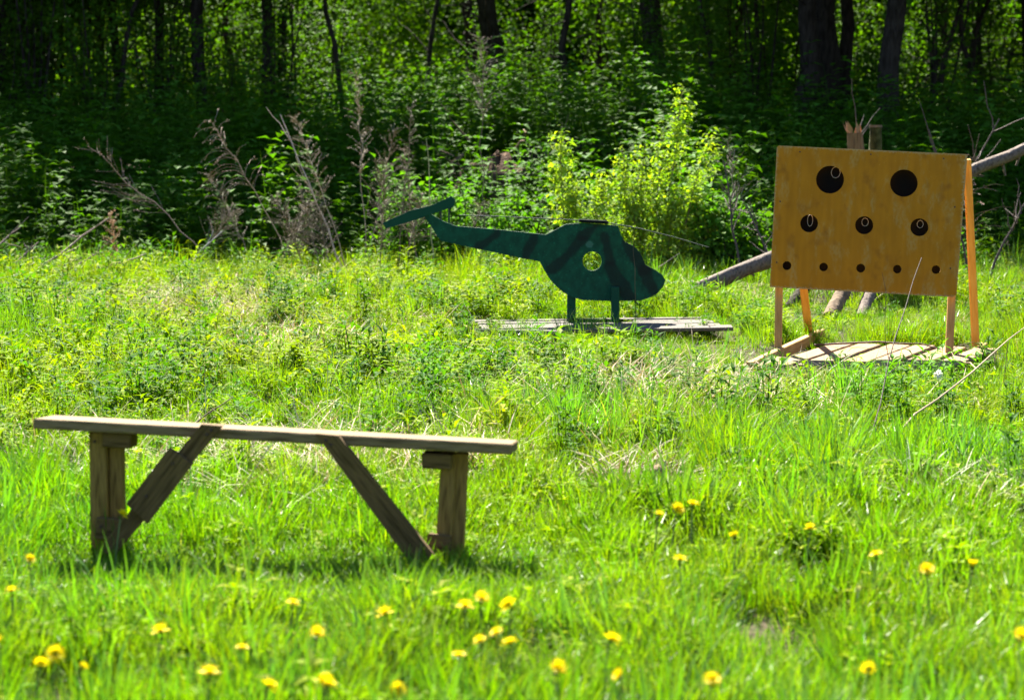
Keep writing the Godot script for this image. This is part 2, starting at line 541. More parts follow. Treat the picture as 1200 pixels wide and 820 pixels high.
func make_bench() -> void:
	var b := thing("wooden_bench", on_ground(-0.80, -8.1), "rough weathered wooden plank bench on two posts with diagonal braces", "bench")
	var g := Vector3(-0.80, ground_y(-0.80, -8.1), -8.1)
	var at := func(x: float, y: float, z: float) -> Vector3: return Vector3(x, y, z) - g
	b.rotation.y = -0.085
	# seat: one long plank and a shorter, thicker-looking one laid end to end
	plank("seat_plank", at.call(-1.598, 0.473, -8.10), at.call(0.012, 0.402, -8.10), Vector3(0.05, 1, -0.075), 0.034, 0.26, M.bench, b)
	# left post: a wide board with a narrower one behind its right edge
	plank("post", at.call(-1.396, -0.12, -8.06), at.call(-1.394, 0.447, -8.06), Vector3.BACK, 0.045, 0.058, M.bench_leg, b)
	plank("post", at.call(-1.342, -0.12, -8.085), at.call(-1.342, 0.444, -8.085), Vector3.BACK, 0.05, 0.045, M.bench_leg, b)
	plank("post", at.call(-0.234, -0.12, -8.06), at.call(-0.206, 0.388, -8.06), Vector3.BACK, 0.045, 0.05, M.bench_leg, b)
	plank("post", at.call(-0.188, -0.12, -8.08), at.call(-0.163, 0.386, -8.08), Vector3.BACK, 0.05, 0.044, M.bench_leg, b)
	# bearers under the seat
	plank("bearer", at.call(-1.37, 0.424, -8.05), at.call(-1.272, 0.420, -8.05), Vector3.UP, 0.05, 0.10, M.bench_brace, b)
	plank("bearer", at.call(-0.290, 0.366, -8.05), at.call(-0.19, 0.362, -8.05), Vector3.UP, 0.05, 0.10, M.bench_brace, b)
	# diagonal braces nailed to the front
	diagonal("brace", [[-1.019, 0.489], [-0.948, 0.484], [-1.320, 0.045], [-1.371, 0.057], [-1.347, 0.097]], 0.03, -7.955, 0.92, g, b)
	diagonal("brace", [[-0.636, 0.462], [-0.560, 0.456], [-0.229, 0.045], [-0.245, -0.01], [-0.290, -0.01]], 0.03, -7.955, -0.88, g, b)
	diagonal("patch_board", [[-1.270, 0.223], [-1.123, 0.411], [-1.095, 0.396], [-1.045, 0.359], [-1.200, 0.157], [-1.225, 0.183]], 0.026, -7.925, 0.92, g, b)
	# foot blocks that tie the braces to the posts
	plank("foot_block", at.call(-1.40, 0.125, -8.022), at.call(-1.29, 0.115, -8.022), Vector3.BACK, 0.028, 0.075, M.bench_brace, b)
	plank("foot_block", at.call(-0.275, 0.085, -8.028), at.call(-0.195, 0.078, -8.028), Vector3.BACK, 0.022, 0.07, M.bench_brace, b)

	# nail heads where the boards are fixed
	for q in [[-1.405, 0.415, -8.033], [-1.38, 0.13, -8.005], [-1.325, 0.10, -8.005], [-1.0, 0.455, -7.937], [-0.985, 0.47, -7.937], [-1.20, 0.25, -7.909], [-1.11, 0.36, -7.909], [-0.60, 0.44, -7.937], [-0.585, 0.425, -7.937], [-0.27, 0.05, -7.937], [-0.225, 0.36, -8.033], [-0.24, 0.10, -8.033]]:
		part("nail", tube([at.call(q[0], q[1], q[2]), at.call(q[0], q[1], q[2] + 0.004)], [0.006, 0.005], 8), M.rust, b)

# ------------------------------------------------------------------ the helicopter target
const HELI_S := 0.3585 / 57.9   # metres per outline unit

func heli(p: Array) -> PackedVector2Array:
	var out := PackedVector2Array()
	for q in p:
		out.append(Vector2((q[0] - 690.0) / 448.5, (478.0 - q[1]) / 448.5))
	return out

func paint_blob(im: Image, a: Vector2, b: Vector2, r0: float, r1: float) -> void:
	# one soft-edged stroke of black spray paint
	var w := im.get_width()
	var h := im.get_height()
	var black := lin(0.007, 0.011, 0.011)
	for y in h:
		for x in w:
			var p := Vector2((x + 0.5) / w * 2.4 - 1.5, (0.5 - (y + 0.5) / h) * 2.4 + 0.4)
			var ab := b - a
			var t := clampf((p - a).dot(ab) / ab.length_squared(), 0.0, 1.0)
			var d := p.distance_to(a + ab * t) + 0.022 * n_patch.get_noise_2d(p.x * 520.0, p.y * 520.0)
			var k: float = 1.0 - smoothstep(-0.010, 0.014, d - lerpf(r0, r1, t))
			if k > 0.0:
				im.set_pixel(x, y, im.get_pixel(x, y).lerp(black, k * 0.62))

func camo() -> StandardMaterial3D:
	var im := Image.create(384, 384, false, Image.FORMAT_RGBA8)
	var base := lin(0.005, 0.055, 0.032)
	for y in 384:
		for x in 384:
			var v := 1.0 + 0.22 * n_patch.get_noise_2d(x * 9.0, y * 6.0) + 0.14 * n_patch.get_noise_2d(x * 24.0, y * 110.0)
			if n_patch.get_noise_2d(x * 90.0 + 50.0, y * 90.0) > 0.5:
				v *= 1.5
			im.set_pixel(x, y, Color(base.r * v, base.g * v, base.b * v))
	for s in [[365, 225, 420, 185, 12, 13], [515, 255, 545, 195, 14, 12], [600, 300, 700, 205, 16, 13], [700, 190, 745, 155, 14, 8], [790, 290, 850, 390, 20, 22], [770, 190, 790, 270, 14, 18], [845, 215, 900, 300, 14, 22], [900, 300, 930, 370, 20, 16]]:
		paint_blob(im, heli([[s[0], s[1]]])[0], heli([[s[2], s[3]]])[0], s[4] / 448.5, s[5] / 448.5)
	# a pale round patch of filler
	for y in 384:
		for x in 384:
			var p := Vector2((x + 0.5) / 384.0 * 2.4 - 1.5, (0.5 - (y + 0.5) / 384.0) * 2.4 + 0.4)
			if p.distance_to(heli([[722, 218]])[0]) < 0.026:
				im.set_pixel(x, y, im.get_pixel(x, y).lerp(lin(0.05, 0.14, 0.11), 0.7))
	var m := solid(Color.WHITE, 0.7)
	m.metallic_specular = 0.25
	m.albedo_texture = ImageTexture.create_from_image(im)
	m.uv1_triplanar = true
	m.uv1_scale = Vector3.ONE / 2.4
	# image centre lies at local (-0.3, 0.4)
	m.uv1_offset = Vector3(1.5 / 2.4, 0.4 / -2.4 - 0.5 + 1.0 - 0.0, 0.0)
	m.heightmap_enabled = true
	m.heightmap_texture = noise_tex(0.05, [], 31)
	m.heightmap_scale = 0.05
	return m

func cut_sheet(called: String, outline: PackedVector2Array, thick: float, holes: Array, m: Material, parent: Node) -> CSGPolygon3D:
	var c := CSGPolygon3D.new()
	c.name = called
	c.polygon = outline
	c.depth = thick
	c.material = m
	for h in holes:
		var y := CSGCylinder3D.new()
		y.name = "opening"
		y.operation = CSGShape3D.OPERATION_SUBTRACTION
		y.radius = h[2]
		y.height = thick * 4.0
		y.sides = 32
		y.material = m
		y.position = Vector3(h[0], h[1], -thick / 2.0)
		y.rotation = Vector3(PI / 2, 0, 0)
		c.add_child(y, true)
	parent.add_child(c, true)
	return c

func make_helicopter() -> void:
	var g := on_ground(0.49, -17.5, 0.05)
	g.y = 0.045
	var t := thing("helicopter_target", g, "dark green plywood helicopter cut-out with black camouflage stripes and one round hole", "target")
	var body := heli([[150, 100], [185, 104], [215, 124], [250, 144], [290, 158], [430, 170], [580, 186], [612, 170], [645, 152], [700, 148], [815, 157], [826, 190], [838, 210], [865, 222], [886, 242], [905, 284], [935, 300], [960, 317], [970, 335], [962, 356], [945, 376], [922, 390], [888, 401], [790, 402], [700, 399], [668, 390], [638, 374], [615, 355], [594, 332], [576, 303], [560, 273], [500, 262], [430, 247], [330, 226], [240, 206], [226, 190], [212, 165], [180, 120]])
	var hole := heli([[731, 272]])[0]
	var m := camo()
	cut_sheet("body", body, 0.018, [[hole.x, hole.y, 31.0 / 448.5]], m, t)
	# tail rotor: one board laid across the end of the boom
	var fin := cut_sheet("tail_rotor", heli([[50, 148], [140, 108], [205, 92], [274, 62], [286, 72], [281, 96], [215, 117], [160, 137], [62, 166]]), 0.012, [], M.green_paint, t)
	fin.position.z = 0.016
	var st0 := heli([[265, 92], [266, 138]])
	plank("strut", Vector3(st0[0].x, st0[0].y, -0.004), Vector3(st0[1].x, st0[1].y - 0.02, -0.004), Vector3.BACK, 0.008, 0.012, M.rotor, t)
	var st1 := heli([[238, 96], [240, 132]])
	plank("strut", Vector3(st1[0].x, st1[0].y, -0.004), Vector3(st1[1].x, st1[1].y - 0.02, -0.004), Vector3.BACK, 0.008, 0.010, M.rotor, t)
	# legs: the right one is screwed to the front of the body
	var l0 := heli([[664, 360], [664, 478]])
	plank("leg", Vector3(l0[0].x, l0[0].y, -0.040), Vector3(l0[1].x, 0.0, -0.040), Vector3.BACK, 0.04, 0.062, M.green_paint, t)
	var l1 := heli([[806, 355], [806, 478]])
	plank("leg", Vector3(l1[0].x, l1[0].y, 0.023), Vector3(l1[1].x, 0.0, 0.023), Vector3.BACK, 0.042, 0.06, M.green_paint, t)
	plank("foot", Vector3(l0[0].x - 0.02, 0.02, 0.0), Vector3(l1[0].x + 0.13, 0.02, 0.0), Vector3.UP, 0.038, 0.05, M.dark_paint, t)
	# main rotor: a flat hub and two thin drooping blades
	var hb := heli([[688, 141], [782, 147]])
	plank("rotor_hub", Vector3(hb[0].x, hb[0].y, -0.01), Vector3(hb[1].x, hb[1].y, -0.01), Vector3.UP, 0.022, 0.07, M.dark_paint, t)
	var lb := heli([[298, 123], [430, 127], [560, 133], [700, 140]])
	var rb := heli([[770, 146], [880, 165], [1000, 195], [1110, 228]])
	for bl in [lb, rb]:
		var pts := []
		for q in bl:
			pts.append(Vector3(q.x, q.y, -0.01))
		part("rotor_blade", tube(pts, [0.0036, 0.0036, 0.0032, 0.003], 6), M.rotor, t)

	# the old planks it stands on
	var d := thing("plank_platform", on_ground(0.55, -17.5), "low platform of grey weathered planks under the helicopter cut-out", "platform")
	var o := d.position
	for k in 5:
		var zz := -16.95 - 0.19 * k
		var dx := rf(-0.06, 0.06)
		plank("plank", Vector3(-0.22 + dx, 0.035 + rf(0, 0.008), zz) - o, Vector3(1.48 + dx * 1.5, 0.055 + rf(0, 0.008), zz - 0.06) - o, Vector3.UP, 0.024, 0.165, M.grey_wood, d, 0.004)
	for k in 3:
		var xx := -0.05 + 0.66 * k
		plank("bearer", Vector3(xx, -0.002 + 0.01 * k, -16.98) - o, Vector3(xx + 0.02, -0.002 + 0.01 * k, -17.92) - o, Vector3.UP, 0.05, 0.07, M.grey_wood, d)
	var e := thing("loose_plank", on_ground(-0.1, -16.75), "short grey plank lying in the grass left before the helicopter platform", "plank")
	plank("plank", Vector3(-0.19, 0.07, -0.05), Vector3(0.45, 0.06, 0.03), Vector3.UP, 0.022, 0.10, M.grey_wood, e, 0.003)

# ------------------------------------------------------------------ the ochre throwing target
func worn_ply(w: float, h: float) -> StandardMaterial3D:
	# ochre varnish over plywood: vertical streaks, pale scuffs, bare edges, small knocks
	var n := 560
	var im := Image.create(n, n, false, Image.FORMAT_RGBA8)
	var streak := FastNoiseLite.new()
	streak.seed = 41
	streak.frequency = 0.02
	for py in n:
		for px in n:
			var x := (px + 0.5) / n * 1.4 - 0.7
			var y := 0.7 - (py + 0.5) / n * 1.4
			var v := 1.0 + 0.14 * streak.get_noise_2d(px * 2.4, py * 0.25) + 0.10 * streak.get_noise_2d(px * 0.5, py * 0.5 + 300.0)
			var c := Color(0.38 * v, 0.152 * v, 0.005 * v)
			var scuff := clampf(streak.get_noise_2d(px * 1.2 + 700.0, py * 0.45) * 2.4 - 0.2 + 0.35 * smoothstep(0.15, 0.6, x), 0.0, 1.0)
			scuff *= clampf(streak.get_noise_2d(px * 6.0, py * 3.0) + 0.6, 0.0, 1.0)
			c = c.lerp(Color(0.38, 0.215, 0.05), scuff * 0.85)
			var stain := clampf(streak.get_noise_2d(px * 0.9 + 90.0, py * 0.7 - 500.0) * 2.0 - 0.45, 0.0, 1.0)
			c = c.lerp(Color(0.22, 0.085, 0.008), stain * 0.75)
			var edge := minf(minf(x + w / 2, w / 2 - x), minf(y + h / 2, h / 2 - y)) + 0.018 * streak.get_noise_2d(px * 7.0, py * 7.0)
			c = c.lerp(Color(0.36, 0.25, 0.11), 0.8 * smoothstep(0.014, 0.002, edge))
			if streak.get_noise_2d(px * 14.0 + 33.0, py * 14.0) > 0.66:
				c = c.lerp(Color(0.50, 0.36, 0.17), 0.7)
			im.set_pixel(px, py, c.linear_to_srgb())
	var m := solid(Color.WHITE, 0.55)
	m.metallic_specular = 0.25
	m.albedo_texture = ImageTexture.create_from_image(im)
	m.uv1_triplanar = true
	m.uv1_scale = Vector3.ONE / 1.4
	m.uv1_offset = Vector3(0.5, 0.5, 0.0)
	m.heightmap_enabled = true
	m.heightmap_texture = noise_tex(0.04, [], 43)
	m.heightmap_scale = 0.06
	return m

func make_target() -> void:
	var yaw := -0.14
	var base := on_ground(2.29, -15.8)
	base.y = 0.0
	var t := thing("throwing_target", base, "ochre plywood throwing board with ten round holes on a wooden easel", "target")
	t.rotation = Vector3(0, yaw, 0)
	# board frame: its own tilted axes, leaning back a little and rolled clockwise
	var w := 1.225
	var h := 0.93
	var bx := Transform3D(Basis.from_euler(Vector3(-0.07, 0, -0.045)), Vector3(0.03, 0.86, 0.0))
	var outline := PackedVector2Array([Vector2(-w / 2 + 0.006, -h / 2), Vector2(w / 2 - 0.03, -h / 2), Vector2(w / 2 - 0.008, -h / 2 + 0.02), Vector2(w / 2 + 0.008, h / 2 - 0.008), Vector2(w / 2, h / 2), Vector2(-w / 2 + 0.012, h / 2), Vector2(-w / 2, h / 2 - 0.012)])
	var holes := []
	# centres as fractions of the board (across, down), radius in metres
	for q in [[0.292, 0.222, 0.091], [0.683, 0.222, 0.089], [0.195, 0.537, 0.058], [0.487, 0.53, 0.059], [0.778, 0.525, 0.058], [0.09, 0.842, 0.029], [0.285, 0.838, 0.028], [0.482, 0.832, 0.029], [0.675, 0.826, 0.028], [0.878, 0.815, 0.028]]:
		holes.append([(q[0] - 0.5) * w, (0.5 - q[1]) * h, q[2]])
	var b := cut_sheet("board", outline, 0.016, holes, worn_ply(w, h), t)
	b.transform = bx
	# a black flap hangs on a wire loop behind every hole
	for i in holes.size():
		var q = holes[i]
		var cy := CylinderMesh.new()
		cy.top_radius = q[2] * 1.22
		cy.bottom_radius = q[2] * 1.22
		cy.height = 0.006
		cy.radial_segments = 28
		var behind: float = -0.05
		part("hole_flap", cy, M.black, t, bx * Transform3D(Basis.from_euler(Vector3(PI / 2, 0, 0)), Vector3(q[0], q[1] - 0.004, behind)))
		if i == 1 or i > 4:
			continue
		var pts := []
		var r: float = q[2] * [0.32, 0, 0.30, 0.36, 0.34, 0.4, 0.4, 0.4, 0.4, 0.4][i]
		var off := Vector2(q[2] * (0.38 if i == 0 else 0.08), q[2] * (0.55 if i == 0 else 0.36))
		var tall: float = 2.2 if i == 2 else 1.25
		for k in 13:
			var a := TAU * k / 12.0
			pts.append(Vector3(q[0] + off.x + cos(a) * r, q[1] + off.y + sin(a) * r * tall, -0.034))
		var rr := []
		for k in 13:
			rr.append(0.0017)
		part("wire_loop", tube(pts, rr, 5), M.wire, t, bx)
	for q in [[-0.46, 0.43], [0.0, 0.435], [0.47, 0.43], [-0.57, 0.1], [-0.57, -0.3], [0.56, 0.12], [0.555, -0.28]]:
		part("screw", tube([bx * Vector3(q[0], q[1], -0.001), bx * Vector3(q[0], q[1], 0.003)], [0.006, 0.005], 8), M.rust, t)
	# frame battens behind the board, posts and rear braces
	plank("top_batten", bx * Vector3(-w / 2 + 0.02, h / 2 - 0.03, -0.036), bx * Vector3(w / 2 - 0.02, h / 2 - 0.03, -0.036), bx.basis.z, 0.034, 0.05, M.post_wood, t)
	var lp := bx * Vector3(-w / 2 + 0.03, 0.36, -0.090)
	var rp := bx * Vector3(w / 2 - 0.045, 0.36, -0.090)
	var inv := Transform3D(Basis(Vector3.UP, yaw), base).affine_inverse()
	plank("post", inv * Vector3(1.765, -0.05, -15.95), lp, Vector3.BACK, 0.045, 0.05, M.post_wood, t)
	plank("post", inv * Vector3(2.866, -0.08, -15.78), rp, Vector3.BACK, 0.045, 0.05, M.post_wood, t)
	plank("rear_brace", bx * Vector3(w / 2 + 0.012, h / 2 - 0.03, -0.07), inv * Vector3(3.142, 0.0, -16.3), Vector3(0.2, 0, 1), 0.03, 0.05, M.fresh_wood, t)
	plank("rear_brace", bx * Vector3(-w / 2 + 0.07, h / 2 - 0.06, -0.09), inv * Vector3(2.085, 0.02, -16.88), Vector3.BACK, 0.03, 0.055, M.fresh_wood, t)
	plank("base_rail", inv * Vector3(1.50, -0.045, -15.2), inv * Vector3(2.19, 0.02, -16.98), Vector3.UP, 0.075, 0.045, M.post_wood, t)
	plank("base_rail", inv * Vector3(2.77, -0.07, -15.2), inv * Vector3(3.24, -0.03, -16.5), Vector3.UP, 0.06, 0.045, M.post_wood, t)

	var p := thing("wooden_pallet", on_ground(2.33, -15.55), "pale slatted wooden pallet lying under the ochre throwing board", "pallet")
	p.rotation.y = -0.40
	var y0 := -0.03 - p.position.y
	for k in 6:
		var xx := -0.44 + 0.195 * k
		plank("slat", Vector3(xx - 0.02, y0 + rf(-0.006, 0.006), 0.58), Vector3(xx + rf(-0.01, 0.03), y0 + 0.02, -0.85), Vector3.UP, 0.024, 0.148, M.pallet_wood, p, 0.004)
	for k in 3:
		plank("stringer", Vector3(-0.54, y0 - 0.055, 0.52 - 0.60 * k), Vector3(0.60, y0 - 0.055, 0.52 - 0.60 * k), Vector3.UP, 0.078, 0.07, M.grey_wood, p)
	var s := thing("loose_board", on_ground(1.56, -15.25, 0.03), "pale board lying flat beside the left post of the ochre board", "board")
	plank("board", Vector3(-0.15, 0.01, 0.12), Vector3(0.17, 0.05, -0.30), Vector3.UP, 0.022, 0.14, M.pallet_wood, s)

# ------------------------------------------------------------------ logs, sticks and dry stalks
func log_thing(called: String, a: Vector3, b: Vector3, r0: float, r1: float, m: Material, label: String, cat := "log", rough := 0.06, wob := 0.02) -> Node3D:
	var t := thing(called, a, label, cat)
	var bole := part("trunk", tube(wander(Vector3.ZERO, b - a, 26, wob * 0.4 * clampf(a.distance_to(b) / 3.0, 0.1, 1.0)), taper(r0, r1, 26), 14, rough), m, t)
	for k in int(a.distance_to(b) * 1.6):
		var q := (b - a) * rf(0.1, 0.9)
		var e := any_dir()
		part("branch_stub", tube([q, q + e * (r0 + rf(0.03, 0.09))], [0.016, 0.01], 7, 0.1), m, bole)
	return t

func stick(a: Vector3, b: Vector3, r: float, c: Color, label: String, group := "", twigs := 0, sag := 0.0) -> void:
	var t := thing("dry_stick", a, label, "stick", group)
	var m: StandardMaterial3D = solid(c, 0.85)
	var L := a.distance_to(b)
	var main := part("stem", tube(wander(Vector3.ZERO, b - a, 7, L * 0.012, sag), taper(r, r * 0.45, 7), 6, 0.1), m, t)
	for i in twigs:
		var f := rf(0.35, 0.95)
		var p := (b - a) * f
		var d := (b - a).normalized() * rf(0.1, 0.35) * L * 0.6 + any_dir() * L * 0.18
		part("twig", tube(wander(p, p + d, 4, 0.015), taper(r * 0.5, r * 0.2, 4), 5), m, main)

func dry_stalk(a: Vector3, b: Vector3, c: Color, label: String, plume_from: float, side: float, n: int, seedy := 1.0, curl := 0.5) -> void:
	# a dead stem with a feathery seed head over its upper part
	var t := thing("dried_stalk", a, label, "dried plant", "dead stalks along the forest edge")
	var L := a.distance_to(b)
	var axis := (b - a).normalized()
	var spine := wander(Vector3.ZERO, b - a, 10, L * 0.012, -0.03 * L)
	part("stem", tube(spine, taper(0.0075, 0.0025, 10), 6), solid(c.linear_to_srgb(), 0.9), t)
	var st := start()
	n = int(n * 1.05)
	for i in n:
		var f := lerpf(plume_from, 1.0, float(i) / n)
		var idx := clampf(f * 10.0, 0.0, 9.99)
		var p: Vector3 = spine[int(idx)].lerp(spine[int(idx) + 1], idx - int(idx))
		var out := any_dir()
		out = (out - axis * out.dot(axis)).normalized()
		var reach := side * rf(0.4, 1.0) * (1.15 - 0.8 * (f - plume_from) / maxf(1.0 - plume_from, 0.01))
		var q := p
		var d := (out * 0.8 + axis * 0.75).normalized()
		for k in 5:
			var q2 := q + d * reach / 5.0
			var sd := d.cross(Vector3(0, 0, 1)).normalized() * 0.0022
			st.set_color(tone(c, 0.25))
			tri(st, q - sd, q + sd, q2 + sd * 0.7)
			tri(st, q - sd, q2 + sd * 0.7, q2 - sd * 0.7)
			if rng.randf() < seedy:
				for u in 7:
					var s := any_dir() * 0.012 + q.lerp(q2, rng.randf())
					add_leaf(st, s, (d + any_dir() * 0.9), Vector3.UP, rf(0.008, 0.019), rf(0.004, 0.009), 0.1, tone(c, 0.3))
			d = (d + Vector3.DOWN * curl * 0.2 + any_dir() * 0.14).normalized()
			q = q2
	var sh := part("seed_head", finish(st), M.dry, t)
	sh.set_meta("kind", "stuff")

func make_logs() -> void:
	log_thing("fallen_birch", Vector3(1.55, 0.07, -20.6), Vector3(5.6, 1.74, -21.4), 0.068, 0.040, M.birch, "long pale birch trunk leaning up to the right behind the ochre board", "log", 0.13, 0.035)
	log_thing("leaning_log", Vector3(2.45, 0.0, -18.6), Vector3(3.05, 0.62, -20.2), 0.06, 0.055, M.brown_log, "brown bark log slanting under the ochre board beside a grey one")
	log_thing("leaning_log", Vector3(2.72, -0.02, -18.8), Vector3(3.22, 0.62, -20.4), 0.05, 0.045, M.birch, "grey birch log slanting under the middle of the ochre board")
	log_thing("leaning_log", Vector3(2.28, -0.02, -19.8), Vector3(2.75, 0.45, -20.6), 0.055, 0.05, M.bark, "short dark log behind the left rear brace of the board")
	# two snapped trunks standing behind the board
	var t := thing("broken_stump", Vector3(2.97, 0.0, -21.0), "snapped reddish trunk end sticking up behind the ochre board", "stump")
	part("trunk", tube(wander(Vector3(0.1, -0.1, 0), Vector3(0.0, 1.42, 0), 8, 0.012), taper(0.09, 0.075, 8), 12, 0.12), M.torn_wood, t)
	var st := start()
	for k in 6:
		var a := TAU * k / 6.0
		var q := Vector3(cos(a) * 0.05, 1.40, sin(a) * 0.05)
		add_leaf(st, q, Vector3(cos(a) * 0.2 - 0.3, 1, sin(a) * 0.2), Vector3(cos(a), 0, sin(a)), rf(0.06, 0.14), 0.05, 0.0, Color(0.3, 0.17, 0.08))
	part("splinters", finish(st), M.dry, t)
	var u := thing("broken_stump", Vector3(3.16, 0.0, -21.2), "mossy yellow-green trunk end sticking up behind the ochre board", "stump")
	part("trunk", tube(wander(Vector3(0, -0.1, 0), Vector3(0.02, 1.47, 0), 8, 0.008), taper(0.07, 0.055, 8), 12, 0.16), M.moss_log, u)
	var cut := part("cut_end", tube([Vector3(0.02, 1.468, 0), Vector3(0.02, 1.49, 0)], [0.06, 0.055], 12, 0.1), M.brown_log, u)
	# a lump of rotten wood in the grass
	log_thing("rotten_log", on_ground(0.41, -9.50, 0.035), on_ground(0.60, -9.58, 0.085), 0.032, 0.038, M.brown_log, "short rotten log lying in straw before the tall tuft", "log", 0.2, 0.01)
	var th := thing("dead_grass_clump", on_ground(0.53, -9.7), "brown clump of matted dead grass around the rotten log", "dead grass")
	for k in 12:
		var sh := part("thatch", straw_mesh(22, Color(0.20, 0.145, 0.085)), M.straw, th, Transform3D(Basis(Vector3.UP, rf(0, TAU)), Vector3(rf(-0.2, 0.2), rf(0.0, 0.05), rf(-0.15, 0.12))))
		sh.set_meta("kind", "stuff")

func make_stalks() -> void:
	var brown := Color(0.15, 0.115, 0.07)
	var pale := Color(0.27, 0.21, 0.135)
	# foot and tip in metres; tall plumes between the helicopter's tail and the trees
	dry_stalk(on_ground(-0.28, -24.6), Vector3(-0.33, 2.38, -24.6), brown, "tallest brown feathery stalk above the helicopter's tail boom", 0.62, 0.42, 46)
	dry_stalk(on_ground(-1.45, -24.2), Vector3(-1.55, 2.02, -24.3), pale, "upright pale feathery stalk left above the helicopter's tail", 0.45, 0.26, 40)
	dry_stalk(on_ground(-1.15, -24.4), Vector3(-1.00, 1.72, -24.4), brown, "thin brown stalk directly above the helicopter's tail rotor", 0.4, 0.22, 30)
	dry_stalk(on_ground(-1.30, -23.8), Vector3(-1.25, 1.15, -23.8), brown, "bushy brown stalk low down left of the tail rotor", 0.2, 0.4, 70)
	dry_stalk(on_ground(-1.62, -24.0), Vector3(-2.15, 1.58, -24.0), pale, "feathery stalk leaning left beside the pale bare stick", 0.45, 0.34, 40)
	dry_stalk(on_ground(-2.20, -24.6), Vector3(-3.05, 1.55, -24.5), Color(0.27, 0.19, 0.125), "curled pinkish dry fronds leaning left over the dark undergrowth", 0.50, 0.62, 34, 0.5, 1.6)
	dry_stalk(on_ground(-3.0, -24.8), Vector3(-4.35, 1.28, -24.8), Color(0.22, 0.15, 0.11), "comb-like dead branch leaning far left over dark undergrowth", 0.42, 0.6, 30, 0.4, -0.3)
	dry_stalk(on_ground(-2.0, -23.6), Vector3(-2.3, 0.8, -23.6), brown, "low tangled brown stalk at the edge of the sunlit grass", 0.2, 0.42, 50)
	dry_stalk(on_ground(-1.75, -23.4), Vector3(-1.9, 0.75, -23.5), brown, "low tangled brown stalk just left of the helicopter's tail tip", 0.2, 0.34, 50)
	dry_stalk(on_ground(2.35, -24.0), Vector3(2.15, 1.35, -24.2), Color(0.2, 0.15, 0.12), "dark dead tangle between bright shrub and ochre board", 0.2, 0.5, 46, 0.2, 0.2)
	dry_stalk(on_ground(4.2, -22.0), Vector3(4.1, 1.2, -22.0), Color(0.2, 0.12, 0.09), "brown hanging tangle right of the ochre board's top corner", 0.35, 0.5, 40, 0.3, 1.4)
	dry_stalk(on_ground(-4.0, -24.5), Vector3(-4.05, 0.62, -24.4), Color(0.40, 0.24, 0.11), "rusty clump of dead leaves at the left meadow edge", 0.1, 0.22, 36, 0.9)
	var low := [[-1.9, 0.95, -0.25], [-2.35, 0.7, 0.3], [-1.1, 0.8, 0.2], [-0.95, 1.25, -0.15], [-2.6, 1.0, -0.5], [-0.55, 0.7, 0.25], [-1.5, 1.45, 0.3], [-3.3, 0.6, 0.4]]
	var words := ["short brown tangle between the pale stick and curled fronds", "drooping brown tangle below the curled fronds", "brown seed tangle just right of the tail rotor's tip", "slim brown plume close behind the tail rotor", "brown plume crossing the curled fronds' stem", "low brown plume behind the tail boom", "slanting brown plume between the two upright feathery stalks", "low grey-brown tangle beside the comb-like dead branch"]
	for k in low.size():
		dry_stalk(on_ground(low[k][0], -24.1 - 0.12 * k), Vector3(low[k][0] + low[k][2], low[k][1], -24.2 - 0.12 * k), brown.lerp(pale, rf(0, 0.6)), words[k], rf(0.15, 0.4), rf(0.22, 0.45), 44, rf(0.4, 1.0), rf(-0.4, 1.8))
	# dead branches caught in the brush behind the board
	for q in [[2.2, -23.2, 2.05, 1.15, "forked dead branch right of the bright shrub"], [2.45, -23.0, 2.75, 0.95, "dead branch leaning towards the ochre board's left edge"], [2.5, -22.4, 2.2, 0.75, "thin dead branch low beside the ochre board's left edge"], [2.6, -22.6, 3.3, 1.50, "dead branch lying across behind the ochre board's top"], [3.7, -22.6, 4.6, 1.55, "tangled fine dead branch above the ochre board's right corner"], [4.3, -22.4, 3.9, 1.45, "pale twiggy branch beyond the ochre board's right corner"], [4.1, -21.2, 4.7, 1.05, "dead branch right of the leaning birch trunk's crossing"]]:
		stick(on_ground(q[0], q[1]), Vector3(q[2], q[3], q[1] - 0.3), 0.014, Color(0.30, 0.24, 0.21), q[4], "", 11)
	# bare sticks
	var g := Color(0.62, 0.56, 0.5)
	stick(on_ground(-1.68, -24.3), Vector3(-2.35, 1.60, -24.6), 0.013, g, "long pale bare stick slanting up left over the undergrowth", "", 3)
	stick(on_ground(-0.80, -24.6), Vector3(-0.87, 1.35, -24.6), 0.009, Color(0.6, 0.6, 0.42), "pale thin stick rising behind the helicopter's tail rotor")
	stick(on_ground(-3.4, -24.4), Vector3(-2.95, 0.42, -24.6), 0.011, Color(0.66, 0.62, 0.58), "pale stick slanting up right at the dark meadow edge", "", 1)
	stick(on_ground(-4.65, -22.8), Vector3(-3.9, 0.60, -23.4), 0.013, Color(0.5, 0.42, 0.36), "longest stick of the brush pile at the left edge", "", 2)
	for k in 7:
		var x := -5.3 + 0.17 * k
		stick(on_ground(x, -22.9 - 0.1 * (k % 3)), Vector3(x + rf(0.35, 0.8), rf(0.2, 0.5), -23.2 - rf(0, 0.4)), 0.012, Color(0.42, 0.33, 0.28).lightened(rf(0, 0.15)), "thin brown stick in the brush pile at the left edge", "sticks of the brush pile", 3)
	for q in [[-5.05, -22.6, -4.75, -22.9, 0.14], [-4.7, -22.3, -4.45, -22.5, 0.2], [-4.95, -22.1, -4.5, -22.2, 0.11]]:
		stick(on_ground(q[0], q[1], 0.02), on_ground(q[2], q[3], q[4]), 0.012, Color(0.62, 0.58, 0.54), "short bleached stick in the grass below the brush pile", "bleached sticks in the left grass")
	stick(on_ground(1.53, -10.6), Vector3(2.02, 0.83, -11.9), 0.004, Color(0.22, 0.15, 0.13), "dark thin stem slanting up before the right part of the ochre board", "", 2)
